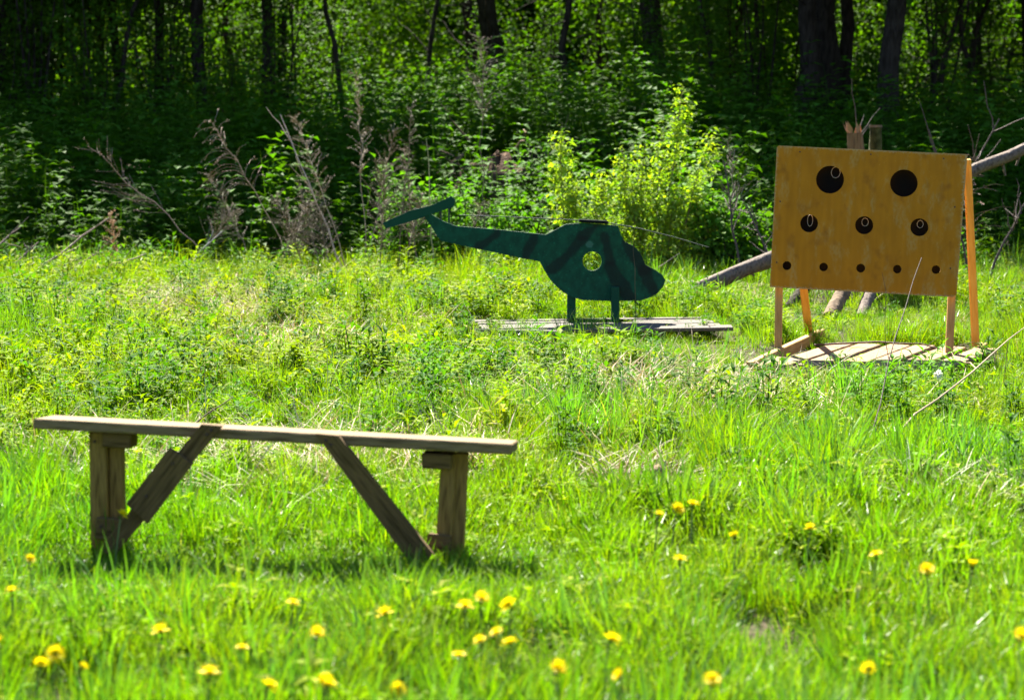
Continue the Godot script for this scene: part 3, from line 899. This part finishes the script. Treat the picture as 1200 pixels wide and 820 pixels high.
	stick(on_ground(1.56, -10.6), Vector3(2.65, 0.50, -12.2), 0.0055, Color(0.6, 0.5, 0.4), "long pale stalk slanting up to the right picture edge", "", 2)
	stick(on_ground(-1.62, -11.0), Vector3(-1.30, 0.22, -11.2), 0.005, Color(0.26, 0.18, 0.13), "bent brown twig standing behind the bench's left half", "", 1)
	stick(on_ground(0.87, -17.0), Vector3(0.86, 0.85, -17.0), 0.003, Color(0.25, 0.24, 0.16), "thread-thin dry stem standing before the helicopter's nose")
	stick(Vector3(2.05, 0.0, -16.3), Vector3(3.0, -0.02, -15.9), 0.008, Color(0.30, 0.20, 0.15), "curved brown stick lying across the pallet slats", "", 2, -0.05)
	stick(on_ground(1.0, -21.6), Vector3(1.5, 0.35, -21.6), 0.006, Color(0.62, 0.55, 0.5), "pale thin stick right of the helicopter's nose")

# ------------------------------------------------------------------ dandelions
func dandelion_head(open: float) -> ArrayMesh:
	var st := start()
	for ring in 3:
		var n: int = [18, 15, 10][ring]
		for i in n:
			var a := TAU * (i + ring * 0.4) / n + rf(-0.08, 0.08)
			var up: float = [0.12, 0.7, 1.7][ring] + (1.0 - open) * 2.2
			var out := Vector3(cos(a), up, sin(a))
			add_leaf(st, Vector3(cos(a) * 0.003, 0.006, sin(a) * 0.003), out, Vector3.UP, [0.023, 0.021, 0.018][ring] * rf(0.9, 1.1), 0.0055, 0.08, tone(Color(0.82, 0.66, 0.006), 0.12))
	return finish(st)

func make_dandelions() -> void:
	var heads := [dandelion_head(1.0), dandelion_head(0.85), dandelion_head(0.95)]
	var shut := dandelion_head(0.25)
	var st := start()
	st.set_color(Color(0.10, 0.16, 0.03))
	for i in 12:
		var a := TAU * i / 12.0
		add_leaf(st, Vector3.ZERO, Vector3(cos(a), 1.1, sin(a)), Vector3.UP, 0.014, 0.007, -0.2, tone(Color(0.09, 0.14, 0.03)))
	for i in 9:
		var a := TAU * i / 9.0
		add_leaf(st, Vector3.ZERO, Vector3(cos(a), -0.7, sin(a)), Vector3.UP, 0.012, 0.004, 0.2, tone(Color(0.09, 0.14, 0.03)))
	var cup := finish(st)
	var lv := start()
	for i in 6:
		var a := TAU * i / 6.0 + rf(-0.3, 0.3)
		add_leaf(lv, Vector3.ZERO, Vector3(cos(a), 0.5, sin(a)), Vector3.UP, rf(0.08, 0.12), 0.024, 0.3, tone(Color(0.08, 0.19, 0.012)))
	var rosette := finish(lv)
	# x, z, height, label
	for d in DANDELIONS:
		var p := on_ground(d[0], d[1])
		var t := thing("dandelion", p, d[3], "flower", "dandelions in the meadow")
		var top := Vector3(rf(-0.03, 0.03), d[2], rf(-0.03, 0.03))
		part("stem", tube([Vector3.ZERO, top * 0.5 + Vector3(rf(-0.008, 0.008), 0, rf(-0.008, 0.008)), top], [0.003, 0.0026, 0.0024], 6), M.stemgreen, t)
		var closed: bool = d.size() > 4
		var tilt := Transform3D(Basis(Vector3(rf(-1, 1), 0, rf(-1, 1)).normalized(), rf(0.05, 0.95)) * Basis(Vector3.UP, rf(0, TAU)), top)
		var head := part("flower_head", shut if closed else heads[rng.randi() % 3], M.petal, t, tilt.scaled_local(Vector3(1, rf(0.9, 1.7), 1) * rf(0.8, 1.15)))
		part("calyx", cup, M.leaf, head)
		part("leaf_rosette", rosette, M.leaf, t, Transform3D(Basis(Vector3.UP, rf(0, TAU)), Vector3.ZERO))
	# one white seed head
	var c := thing("dandelion_clock", on_ground(2.13, -12.0), "single white fluffy seed head in the grass right below the board", "flower")
	part("stem", tube([Vector3.ZERO, Vector3(0.01, 0.13, 0), Vector3(0.0, 0.235, 0)], [0.003, 0.003, 0.002], 6), M.stemgreen, c)
	var f := start()
	for i in 90:
		var q := any_dir()
		add_leaf(f, Vector3(0, 0.24, 0) + q * 0.004, q, Vector3.UP, 0.024, 0.008, 0.0, Color(0.75, 0.75, 0.72))
	var fl := part("fluff", finish(f), M.straw, c)
	fl.set_meta("kind", "stuff")

var DANDELIONS := []

# ------------------------------------------------------------------ single weeds of the meadow
func make_weeds() -> void:
	var specs := [
		[-0.40, -12.6, 0.42, Color(0.07, 0.19, 0.02), 7, "dark green lance-leaved weed clump behind the bench's right half"],
		[-1.75, -19.0, 0.42, Color(0.06, 0.16, 0.02), 8, "dark leafy weed clump at left below the dry stalks"],
		[1.80, -11.9, 0.40, Color(0.10, 0.24, 0.02), 8, "bright weed clump in front of the ochre board's left post"],
		[2.35, -13.2, 0.36, Color(0.11, 0.25, 0.02), 8, "bright weed clump before the pallet under the ochre board"],
		[-1.35, -21.5, 0.34, Color(0.17, 0.27, 0.02), 8, "yellow-green weed clump in the grass under the tail boom"],
		[-1.9, -13.0, 0.30, Color(0.12, 0.25, 0.02), 7, "bright weed clump behind the left end of the bench"],
	]
	for s in specs:
		var t := thing("weed_clump", on_ground(s[0], s[1]), s[5], "weed", "weed clumps in the meadow")
		for k in s[4]:
			var a := rf(0, TAU)
			var r := rf(0.0, 0.22)
			var sh := part("shoot", weed_mesh(s[2] * rf(0.75, 1.15), s[3], 2), M.leaf, t, Transform3D(Basis(Vector3.UP, rf(0, TAU)) * Basis(Vector3.RIGHT, rf(-0.25, 0.25)), Vector3(cos(a) * r, 0, sin(a) * r)))
			sh.set_meta("kind", "stuff")
	# tufts of tall bluish grass
	for q in [[0.31, -11.0, "tall bluish grass tuft right of the bench's end", 0.85], [1.75, -12.6, "tall green grass tuft below the ochre board's left post", 0.75], [0.55, -17.0, "grass tuft growing up before the platform's middle", 0.6]]:
		var t := thing("grass_tuft", on_ground(q[0], q[1]), q[2], "grass tuft", "tall grass tufts")
		for k in 14:
			var a := rf(0, TAU)
			var r := rf(0.0, 0.20)
			var sh := part("blades", grass_tuft(12, 0.25, 0.44, 0.007, 0.05, 0.35, 0.4, Color(0.12, 0.27, 0.05), 0.05), M.blade, t, Transform3D(Basis(Vector3.UP, rf(0, TAU)).scaled(Vector3.ONE * q[3]), Vector3(cos(a) * r, 0, sin(a) * r)))
			sh.set_meta("kind", "stuff")

# ------------------------------------------------------------------ forest
func leaf_clump(n: int, radius: float, len: float, wid: float, c: Color) -> ArrayMesh:
	var st := start()
	for i in n:
		var p := any_dir() * radius * pow(rng.randf(), 0.45)
		var d := any_dir()
		d.y = d.y * 0.5 - 0.15
		add_leaf(st, p, d, Vector3(rf(-0.5, 0.5), 1, rf(-0.5, 0.5)), len * rf(0.65, 1.2), wid * rf(0.75, 1.2), rf(0.0, 0.3), tone(c, 0.25))
	return finish(st)

func nettle_mesh(h: float, c: Color) -> ArrayMesh:
	var st := start()
	var lean := Vector3(rf(-0.15, 0.15), 1, rf(-0.15, 0.15)) * h
	add_blade(st, Vector3.ZERO, rf(0, TAU), h, 0.008, 0.05, 0.02, tone(c))
	var pairs := int(h * 9.0)
	for i in pairs:
		var t := lerpf(0.2, 1.0, float(i) / (pairs - 1))
		var a := i * PI * 0.5 + rf(-0.3, 0.3)
		for s in 2:
			var b := a + s * PI
			add_leaf(st, lean * t, Vector3(cos(b), rf(0.0, 0.45), sin(b)), Vector3.UP, rf(0.12, 0.20) * (1.25 - 0.6 * t), rf(0.07, 0.11) * (1.2 - 0.5 * t), rf(0.1, 0.35), tone(c, 0.2))
	return finish(st)

var crown_clumps := []
var shrub_clumps := []

func tree(x: float, z: float, r: float, height: float, lean: Vector2, label: String, group: String, crown_from: float, dense: int, twigs: int, birch := false) -> void:
	var g := on_ground(x, z, -0.05)
	var t := thing("forest_tree", g, label, "tree", group)
	var top := Vector3(lean.x * height, height, lean.y * height)
	var spine := wander(Vector3.ZERO, top, 12, r * 0.6 + 0.045)
	var radii := taper(r * 1.05, r * 0.3, 12)
	radii[0] = r * 1.45
	var bole := part("trunk", tube(spine, radii, 10, 0.08), M.bark, t)
	var ends := []
	var limbs := 7
	for i in limbs:
		var f := lerpf(crown_from, 0.97, float(i) / limbs)
		var p: Vector3 = spine[int(f * 12.0)]
		var a := i * 2.4 + rf(-0.5, 0.5)
		var L := height * rf(0.16, 0.3) * (1.2 - 0.5 * f)
		var q := p + Vector3(cos(a) * L, L * rf(0.3, 0.8), sin(a) * L)
		part("limb", tube(wander(p, q, 5, 0.08), taper(r * 0.35, r * 0.08, 5), 6), M.bark, bole)
		ends.append([p, q])
	# dead twigs low on the trunk
	for i in twigs:
		var p: Vector3 = spine[2].lerp(spine[6], rng.randf())
		p = spine[0].lerp(spine[5], rf(0.15, 0.95))
		var a := rf(0, TAU)
		var L := rf(0.6, 2.2)
		part("dead_twig", tube(wander(p, p + Vector3(cos(a) * L, rf(-0.3, 0.7) * L, sin(a) * L), 5, 0.06), taper(0.014, 0.004, 5), 5), M.bark, bole)
	var xfs := []
	var cols := []
	for i in dense:
		var e = ends[rng.randi() % ends.size()]
		var p: Vector3 = e[0].lerp(e[1], rf(0.35, 1.1)) + any_dir() * rf(0.1, 0.9)
		var s := rf(0.8, 1.3)
		xfs.append(Transform3D(Basis.from_euler(Vector3(rf(-0.4, 0.4), rf(0, TAU), rf(-0.4, 0.4))).scaled(Vector3.ONE * s), p))
		var v := rf(0.75, 1.2)
		cols.append(Color(v * rf(0.85, 1.15), v, v))
	if dense:
		scatter("crown", crown_clumps[rng.randi() % crown_clumps.size()], M.leaf, t, xfs, cols)

func shrub(x: float, z: float, h: float, wide: float, n: int, stems: int, tint: Color, clumps: Array, called: String, label: String, group: String, low := 0.15) -> void:
	var g := on_ground(x, z)
	var t := thing(called, g, label, "shrub", group)
	var tips := []
	for i in stems:
		var a := rf(0, TAU)
		var q := Vector3(cos(a) * wide * rf(0.15, 0.8), h * rf(0.65, 1.0), sin(a) * wide * rf(0.15, 0.8))
		var pts := wander(Vector3(cos(a) * 0.05, -0.05, sin(a) * 0.05), q, 5, 0.05)
		part("stem", tube(pts, taper(0.008 + h * 0.006, 0.003, 5), 6), M.bark, t)
		tips.append(pts)
	var xfs := []
	var cols := []
	for i in n:
		var pts = tips[rng.randi() % tips.size()]
		var f := rf(low, 1.0) * 4.99
		var p: Vector3 = pts[int(f)].lerp(pts[int(f) + 1], f - int(f)) + any_dir() * wide * rf(0.02, 0.35)
		p.y = maxf(p.y, 0.05)
		var s := rf(0.75, 1.25)
		xfs.append(Transform3D(Basis.from_euler(Vector3(rf(-0.5, 0.5), rf(0, TAU), rf(-0.5, 0.5))).scaled(Vector3.ONE * s), p))
		var v := rf(0.8, 1.2)
		cols.append(Color(tint.r * v * rf(0.9, 1.1), tint.g * v, tint.b * v))
	scatter("foliage", clumps[rng.randi() % clumps.size()], M.leaf, t, xfs, cols)

func make_forest() -> void:
	for i in 3:
		crown_clumps.append(leaf_clump(60, 0.8, 0.145, 0.095, Color(0.065, 0.145, 0.011)))
		shrub_clumps.append(leaf_clump(20, 0.30, 0.085, 0.055, Color(0.062, 0.140, 0.011)))
	# trunks that the photograph shows: x, z, radius, lean, words
	var trunks := [
		[-7.9, -37.0, 0.10, 0.01, "dark trunk at the far left picture edge"],
		[-7.55, -44.0, 0.08, 0.0, "left trunk of the close pair at the left"],
		[-6.85, -42.0, 0.085, 0.01, "right trunk of the close pair at the left"],
		[-5.80, -40.0, 0.085, 0.03, "slender trunk leaning slightly right among bright leaves at the left"],
		[-4.85, -38.0, 0.115, 0.01, "sturdy trunk before the brightest leaves at the left"],
		[-5.6, -48.0, 0.075, 0.0, "thin far trunk right of the sturdy left trunk"],
		[-3.93, -39.0, 0.095, -0.01, "left trunk of the dark twin trunks above the curled fronds"],
		[-3.72, -39.4, 0.085, 0.02, "right trunk of the dark twin trunks above the curled fronds"],
		[-8.4, -43.5, 0.05, 0.01, "thin pole trunk left of the close pair"],
		[-0.40, -41.0, 0.19, -0.01, "thick dark trunk above the tallest brown stalk"],
		[-0.85, -46.0, 0.13, 0.0, "grey trunk just left of the thick central trunk"],
		[0.72, -38.0, 0.065, 0.05, "slender dark trunk leaning right of the centre"],
		[2.12, -38.0, 0.165, 0.0, "thick dark trunk above the bright shrub"],
		[2.45, -41.5, 0.09, 0.02, "thinner trunk close behind the trunk above the shrub"],
		[4.15, -45.0, 0.08, 0.0, "thin trunk between the shrub and the right cluster"],
		[4.30, -36.0, 0.16, 0.0, "left trunk of the big dark cluster above the ochre board"],
		[4.82, -37.0, 0.20, -0.01, "thickest trunk of the big dark cluster above the ochre board"],
		[5.25, -38.0, 0.12, 0.01, "right trunk of the big dark cluster above the ochre board"],
		[5.20, -34.5, 0.165, 0.11, "leaning black trunk behind the right half of the ochre board"],
		[7.65, -44.0, 0.15, 0.0, "grey trunk right of the leaning black trunk"],
		[8.35, -43.0, 0.06, -0.03, "thin trunk in the right part of the wood"],
		[7.98, -38.0, 0.10, 0.0, "dark trunk at the right picture edge"],
		[1.85, -50.0, 0.07, 0.0, "thin far trunk left of the trunk above the shrub"],
	]
	for q in trunks:
		var open_side: bool = q[0] > -3.8 and q[0] < 1.2
		var high := rf(9.5, 12.0) if q[2] > 0.08 else rf(7.5, 9.0)
		tree(q[0], q[1], q[2], minf(high, 10.5) if open_side else high, Vector2(q[3] + rf(-0.025, 0.025), rf(-0.01, 0.02)), q[4], "trees of the wood", 0.6 if open_side else rf(0.36, 0.44), 18 if open_side else 360 if q[2] > 0.08 else 170, 7)
	# the wood goes on to both sides and deeper in
	var placed := 0
	for i in 700:
		if placed >= 96:
			break
		var x := rf(-26, 26)
		var z := rf(-96, -36)
		var edge := absf(x) > -z * 0.215 + 0.8
		if not edge and z > -47.0:
			continue
		if (x < -1.5 and x > -14.0 and z < -47.0 and z > -73.0) or (x > -4.5 and x < 2.0 and z > -57.0):
			continue
		tree(x, z, rf(0.09, 0.18), rf(9.5, 12.0) if z > -42.0 else rf(11.0, 15.0), Vector2(rf(-0.03, 0.03), rf(-0.03, 0.03)), "one of many similar trees deeper in the shady wood", "trees deeper in the wood", rf(0.30, 0.40), 330, 1)
		placed += 1
	# thin crooked poles leaning in the dark wood
	for q in [[6.1, -36.5, 7.3, 4.5, "crooked pole leaning right in the dark wood at the right"], [7.4, -37.5, 6.2, 5.0, "crooked pole leaning left in the dark wood at the right"], [6.9, -39.0, 8.4, 5.5, "long thin pole crossing others at the right picture edge"], [3.2, -37.0, 2.6, 5.0, "thin pole leaning left beside the trunk above the shrub"], [3.5, -39.0, 4.4, 5.5, "thin pole leaning right towards the big trunk cluster"], [-6.4, -37.5, -5.2, 5.0, "thin pole leaning right across the left trunks"], [-2.6, -38.0, -3.1, 5.0, "thin pole leaning left beside the dark twin trunks"], [-1.6, -39.0, -0.9, 5.0, "thin pole leaning right towards the thick central trunk"]]:
		var t := thing("leaning_pole", on_ground(q[0], q[1]), q[4], "pole", "leaning poles in the wood")
		var tip := Vector3(q[2] - q[0], q[3], rf(-0.6, 0.6))
		var pole := part("stem", tube(wander(Vector3.ZERO, tip, 10, 0.07), taper(0.05, 0.02, 10), 8, 0.08), M.bark, t)
		for k in 5:
			var p := tip * rf(0.2, 0.9)
			var d := any_dir()
			part("twig", tube(wander(p, p + Vector3(d.x, absf(d.y) * 0.7, d.z) * rf(0.5, 1.4), 5, 0.05), taper(0.014, 0.004, 5), 5), M.bark, pole)
	# saplings and shrubs in the shade between the trunks
	for i in 64:
		var z := rf(-54.0, -35.0)
		var x := rf(-1.0, 1.0) * (-z * 0.235 + 1.0)
		if x < -0.5 and z < -41.0 and rng.randf() < 0.6:
			continue
		if absf(x + 1.2) < 2.2 and z > -40.0:
			continue
		shrub(x, z, rf(2.2, 5.2), rf(0.7, 1.4), int(rf(34, 62)), 4, Color(1, 1, 1), shrub_clumps, "understory_shrub", "leafy shrub or sapling in the shade between the trunks", "shrubs in the shade of the wood", 0.25)
	for i in 16:
		var z := rf(-46.0, -36.0)
		shrub(rf(-0.235, -0.175) * -z, z, rf(3.0, 5.5), rf(0.6, 1.1), int(rf(26, 44)), 5, Color(1, 1, 1), shrub_clumps, "understory_shrub", "twiggy sapling in the dark thicket at the left edge", "saplings of the left thicket", 0.25)
	# far leafy wall behind it all
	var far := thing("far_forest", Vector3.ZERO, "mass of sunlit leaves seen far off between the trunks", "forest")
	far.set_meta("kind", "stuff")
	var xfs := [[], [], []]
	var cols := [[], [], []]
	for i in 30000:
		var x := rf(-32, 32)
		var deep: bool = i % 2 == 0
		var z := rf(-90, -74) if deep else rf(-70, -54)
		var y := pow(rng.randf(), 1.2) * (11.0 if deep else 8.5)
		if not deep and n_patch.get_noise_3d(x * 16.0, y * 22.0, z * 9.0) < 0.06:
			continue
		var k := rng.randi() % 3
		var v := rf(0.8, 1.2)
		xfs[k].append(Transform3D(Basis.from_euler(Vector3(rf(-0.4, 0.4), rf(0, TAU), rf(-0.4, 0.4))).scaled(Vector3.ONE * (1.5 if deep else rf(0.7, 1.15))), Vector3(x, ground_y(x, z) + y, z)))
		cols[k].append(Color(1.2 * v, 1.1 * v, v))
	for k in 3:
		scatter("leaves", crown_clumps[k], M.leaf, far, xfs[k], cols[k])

func make_undergrowth() -> void:
	var root := thing("undergrowth", Vector3.ZERO, "dense shady undergrowth of nettles and leafy herbs along the forest edge", "undergrowth")
	root.set_meta("kind", "stuff")
	var kinds := []
	for i in 5:
		kinds.append(nettle_mesh(0.55 + 0.17 * i, Color(0.052, 0.130, 0.011).lerp(Color(0.068, 0.155, 0.011), rng.randf())))
	var xfs := [[], [], [], [], []]
	var cols := [[], [], [], [], []]
	for i in 7000:
		var z := rf(-40.0, -24.2)
		var x := rf(-1, 1) * (-z * 0.26 + 1.5)
		var front := -25.6 + 1.1 * n_patch.get_noise_2d(x * 30.0, 11.0) + 1.6 * smoothstep(0.5, 2.0, x) - 0.4 * exp(-pow((x + 0.3) / 1.2, 2.0))
		if z > front:
			continue
		var k := clampi(int(rf(0, 2.2) + clampf((front - z) * 0.7, 0.0, 2.9)), 0, 4)
		if pow((x - 0.0) / 0.45, 2.0) + pow((z + 29.4) / 0.8, 2.0) < 1.0:
			continue
		xfs[k].append(Transform3D(Basis.from_euler(Vector3(rf(-0.2, 0.2), rf(0, TAU), rf(-0.2, 0.2))).scaled(Vector3.ONE * rf(0.75, 1.2) * (1.0 + 0.75 * n_patch.get_noise_2d(x * 55.0, z * 45.0))), on_ground(x, z)))
		var v := rf(0.8, 1.2)
		cols[k].append(Color(v * rf(0.9, 1.15), v, v))
	for k in 5:
		scatter("nettles", kinds[k], M.leaf, root, xfs[k], cols[k])
	# the uprooted earth bank left of the mound
	var bank := thing("earth_mound", on_ground(-0.15, -29.3), "bare brown earth mound among the nettles above the helicopter's tail", "earth mound")
	var st := SurfaceTool.new()
	st.begin(Mesh.PRIMITIVE_TRIANGLES)
	st.set_smooth_group(0)
	for i in 13:
		for j in 20:
			var a := TAU * j / 20.0
			var f := i / 12.0
			var r := cos(f * PI / 2) * (0.75 + 0.18 * n_low.get_noise_2d(cos(a) * 60.0 + i * 12.0, sin(a) * 60.0))
			var hh := sin(f * PI / 2) * (0.75 + 0.2 * n_low.get_noise_2d(j * 20.0, i * 15.0)) - 0.1
			st.add_vertex(Vector3(cos(a) * r, hh, sin(a) * r * 0.8))
	for i in 12:
		for j in 20:
			var a := i * 20 + j
			var b := i * 20 + (j + 1) % 20
			for q in [a, a + 20, b, b, a + 20, b + 20]:
				st.add_index(q)
	st.generate_normals()
	part("soil_heap", st.commit(), M.earth, bank)
	for i in 7:
		var a := rf(-0.5, PI + 0.5)
		part("root", tube(wander(Vector3(cos(a) * 0.5, rf(0.3, 0.9), sin(a) * 0.4), Vector3(cos(a) * 0.95, rf(0.1, 1.3), sin(a) * 0.8 + 0.2), 5, 0.06), taper(0.016, 0.004, 5), 6), M.brown_log, bank)
	# the bright young shrub behind the helicopter and its low neighbours
	var fresh := []
	for i in 2:
		fresh.append(leaf_clump(15, 0.13, 0.062, 0.030, Color(0.255, 0.36, 0.05)))
	bright_shrub(1.30, -24.0, fresh)
	var mid := [leaf_clump(14, 0.2, 0.085, 0.06, Color(0.085, 0.195, 0.02)), leaf_clump(14, 0.2, 0.085, 0.06, Color(0.08, 0.185, 0.018))]
	shrub(1.95, -24.2, 1.05, 0.62, 110, 9, Color(1, 1, 1), mid, "leafy_bush", "broad-leaved bush right of the bright young shrub", "bushes at the forest edge", 0.05)
	shrub(2.30, -23.7, 0.70, 0.5, 60, 7, Color(1, 1, 1), mid, "leafy_bush", "low broad-leaved bush between shrub and ochre board", "bushes at the forest edge", 0.05)
	shrub(0.15, -24.9, 0.75, 0.55, 55, 7, Color(1, 1, 1), mid, "leafy_bush", "sunlit broad-leaved bush left of the bright shrub", "bushes at the forest edge", 0.05)
	shrub(-0.55, -25.2, 1.05, 0.7, 80, 7, Color(1, 1, 1), mid, "leafy_bush", "sunlit broad-leaved bush behind the helicopter's tail boom", "bushes at the forest edge", 0.05)
	shrub(-1.15, -25.6, 1.15, 0.6, 70, 7, Color(1, 1, 1), mid, "leafy_bush", "broad-leaved bush behind the tail rotor and brown stalks", "bushes at the forest edge", 0.05)
	shrub(0.75, -29.2, 0.75, 0.9, 110, 9, Color(1, 1, 1), mid, "leafy_bush", "sunlit leafy bush on the mound left above the bright shrub", "bushes at the forest edge", 0.05)
	shrub(3.75, -22.5, 0.55, 0.5, 50, 6, Color(1, 1, 1), mid, "leafy_bush", "low green bush right of the ochre board's brace", "bushes at the forest edge", 0.05)

func bright_shrub(x: float, z: float, clumps: Array) -> void:
	var t := thing("young_shrub", on_ground(x, z), "bright yellow-green young shrub glowing in the sun behind the helicopter", "shrub")
	var xfs := []
	var cols := []
	# shoots: foot offset, tip offset and height, and how thick with leaves
	var shoots := [[-0.75, -0.82, 1.42, 46], [-0.62, -0.70, 1.0, 30], [-0.45, -0.5, 0.75, 30], [0.12, 0.38, 1.88, 44], [0.10, 0.22, 1.45, 44], [-0.10, -0.22, 1.25, 46], [-0.05, 0.02, 1.3, 46], [0.25, 0.62, 1.35, 36], [-0.25, -0.42, 0.95, 40], [0.3, 0.55, 1.0, 40], [0.0, -0.1, 0.8, 44], [0.2, 0.3, 0.85, 44], [0.45, 0.75, 0.7, 34], [-0.35, -0.3, 0.6, 34]]
	for s in shoots:
		var pts := wander(Vector3(s[0], -0.05, rf(-0.2, 0.2)), Vector3(s[1], s[2], rf(-0.35, 0.35)), 6, 0.03)
		part("shoot", tube(pts, taper(0.011, 0.003, 6), 6), M.brown_log, t)
		for i in int(s[3] * 1.4):
			var f := rf(0.08, 1.0) * 5.99
			var p: Vector3 = pts[int(f)].lerp(pts[int(f) + 1], f - int(f)) + any_dir() * rf(0.0, 0.17) * (1.25 - f / 8.0)
			xfs.append(Transform3D(Basis.from_euler(Vector3(rf(-0.5, 0.5), rf(0, TAU), rf(-0.5, 0.5))).scaled(Vector3.ONE * rf(0.7, 1.2)), p))
			var v := rf(0.85, 1.15)
			cols.append(Color(v * rf(0.9, 1.1), v, v))
	scatter("foliage", clumps[0], M.leaf, t, xfs, cols)

# ------------------------------------------------------------------ build
func _ready() -> void:
	rng.seed = 20240517
	n_low.seed = 5
	n_low.frequency = 0.01
	n_patch.seed = 9
	n_patch.frequency = 0.01
	# camera: a short telephoto at eye height, focused on the far stands
	var cam := Camera3D.new()
	cam.name = "camera"
	var look := CameraAttributesPhysical.new()
	look.frustum_focal_length = 82.9
	look.frustum_focus_distance = 13.5
	look.frustum_near = 0.1
	look.frustum_far = 500.0
	look.exposure_aperture = 4.2
	cam.attributes = look
	cam.fov = 16.47
	cam.near = 0.1
	cam.far = 500.0
	cam.position = Vector3(0, 1.47, 0)
	cam.rotation_degrees = Vector3(-5.264, 0, 0)
	add_child(cam)
	cam.current = true
	print("fov ", cam.fov)
	# sky and sun: clear noon, the sun high behind the wood and a little to the left
	var env := Environment.new()
	env.background_mode = Environment.BG_SKY
	env.tonemap_mode = Environment.TONE_MAPPER_LINEAR
	env.tonemap_exposure = 6.6
	env.sdfgi_enabled = true
	env.ssao_enabled = true
	env.ssil_enabled = true
	var sky := Sky.new()
	var sm := ProceduralSkyMaterial.new()
	sm.sky_top_color = Color(0.36, 0.48, 0.68)
	sm.sky_horizon_color = Color(0.62, 0.68, 0.74)
	sm.sky_curve = 0.15
	sm.ground_bottom_color = Color(0.2, 0.22, 0.12)
	sm.ground_horizon_color = Color(0.5, 0.55, 0.5)
	sm.sun_angle_max = 20.0
	sky.sky_material = sm
	env.sky = sky
	env.background_energy_multiplier = 0.36
	var we := WorldEnvironment.new()
	we.name = "environment"
	we.environment = env
	add_child(we)
	var sun := DirectionalLight3D.new()
	sun.name = "sun"
	sun.light_energy = 1.6
	sun.light_color = Color(1.0, 0.975, 0.92)
	sun.light_angular_distance = 0.53
	sun.shadow_enabled = true
	sun.look_at_from_position(Vector3.ZERO, Vector3(0.21, -1.0, 1.06), Vector3.UP)
	add_child(sun)

	make_materials()
	M.stemgreen = solid(lin(0.11, 0.16, 0.04), 0.6)
	make_ground()
	print("ground")
	make_forest()
	print("forest")
	make_undergrowth()
	print("undergrowth")
	make_target()
	make_helicopter()
	make_bench()
	make_logs()
	make_stalks()
	make_weeds()
	place_dandelions()
	make_dandelions()
	print("things")
	make_meadow()
	print("meadow")

func place_dandelions() -> void:
	DANDELIONS = [
		[-1.410, -6.998, 0.20, "lone dandelion level with the bench's left foot at the left"],
		[-1.354, -6.468, 0.20, "orange-yellow dandelion by the left picture edge below the bench"],
		[-1.232, -5.802, 0.20, "dandelion cut by the left edge near the bottom"],
		[-1.108, -5.698, 0.20, "wide open dandelion at bottom left"],
		[-1.143, -5.658, 0.18, "small dandelion just below the wide open one at bottom left"],
		[-0.897, -5.871, 0.20, "dandelion by itself below the bench's left post"],
		[-0.671, -5.752, 0.19, "dandelion below the middle of the bench's shadow"],
		[-0.497, -5.920, 0.20, "flat open dandelion below the bench's right brace foot"],
		[-0.603, -6.282, 0.20, "pale dandelion in the grass below the bench's shadow"],
		[-0.577, -5.356, 0.20, "dandelion at the bottom edge left of a close pair"],
		[-0.716, -5.431, 0.20, "yellow dandelion at the bottom edge left of centre"],
		[-0.437, -5.414, 0.20, "left one of the close dandelion pair at the bottom edge"],
		[-0.388, -5.347, 0.21, "right one of the close dandelion pair at the bottom edge"],
		[-0.334, -6.209, 0.19, "small dandelion left of the bench's right foot"],
		[-0.115, -6.271, 0.20, "left dandelion of the trio below the bench's right foot"],
		[-0.084, -6.347, 0.21, "top dandelion of the trio below the bench's right foot"],
		[-0.029, -6.271, 0.20, "right dandelion of the trio below the bench's right foot"],
		[-0.114, -5.788, 0.18, "single small dandelion left of the blurry yellow cluster"],
		[-0.046, -5.851, 0.20, "left head of the yellow cluster at bottom centre"],
		[-0.017, -5.867, 0.22, "top head of the yellow cluster at bottom centre"],
		[0.008, -5.867, 0.19, "right head of the yellow cluster at bottom centre"],
		[0.450, -7.700, 0.22, "pale left one of three dandelions in a row"],
		[0.515, -7.803, 0.22, "middle one of three dandelions in a row"],
		[0.586, -7.794, 0.23, "right one of three dandelions in a row"],
		[0.517, -7.052, 0.18, "small dandelion below the row of three"],
		[0.672, -7.318, 0.20, "brownish closed dandelion right of the row of three", 1],
		[0.892, -7.372, 0.22, "dandelion alone above the right half of the lawn"],
		[1.057, -7.026, 0.20, "broad dandelion in the right half below the pale stalk"],
		[1.208, -6.768, 0.20, "round dandelion near the right with dark middle"],
		[1.295, -6.861, 0.19, "tiny dandelion right beside the round one", 1],
		[0.812, -5.570, 0.20, "wide flat dandelion at the bottom right"],
		[0.444, -5.491, 0.20, "pale yellow dandelion at the bottom right of centre"],
		[1.250, -5.910, 0.20, "dandelion at the right picture edge"],
		[0.221, -5.871, 0.20, "left dandelion of the faint pair at bottom centre right"],
		[0.243, -5.544, 0.20, "lower dandelion of the faint pair at bottom centre right"],
		[0.120, -5.587, 0.19, "dandelion at the bottom right of the yellow cluster"],
		[-1.309, -7.850, 0.20, "dandelion in front of the bench's left foot block"],
		[-0.287, -5.331, 0.20, "dandelion touching the bottom edge near the middle"],
		[-1.003, -5.586, 0.18, "half closed dandelion at bottom left", 1],
	]
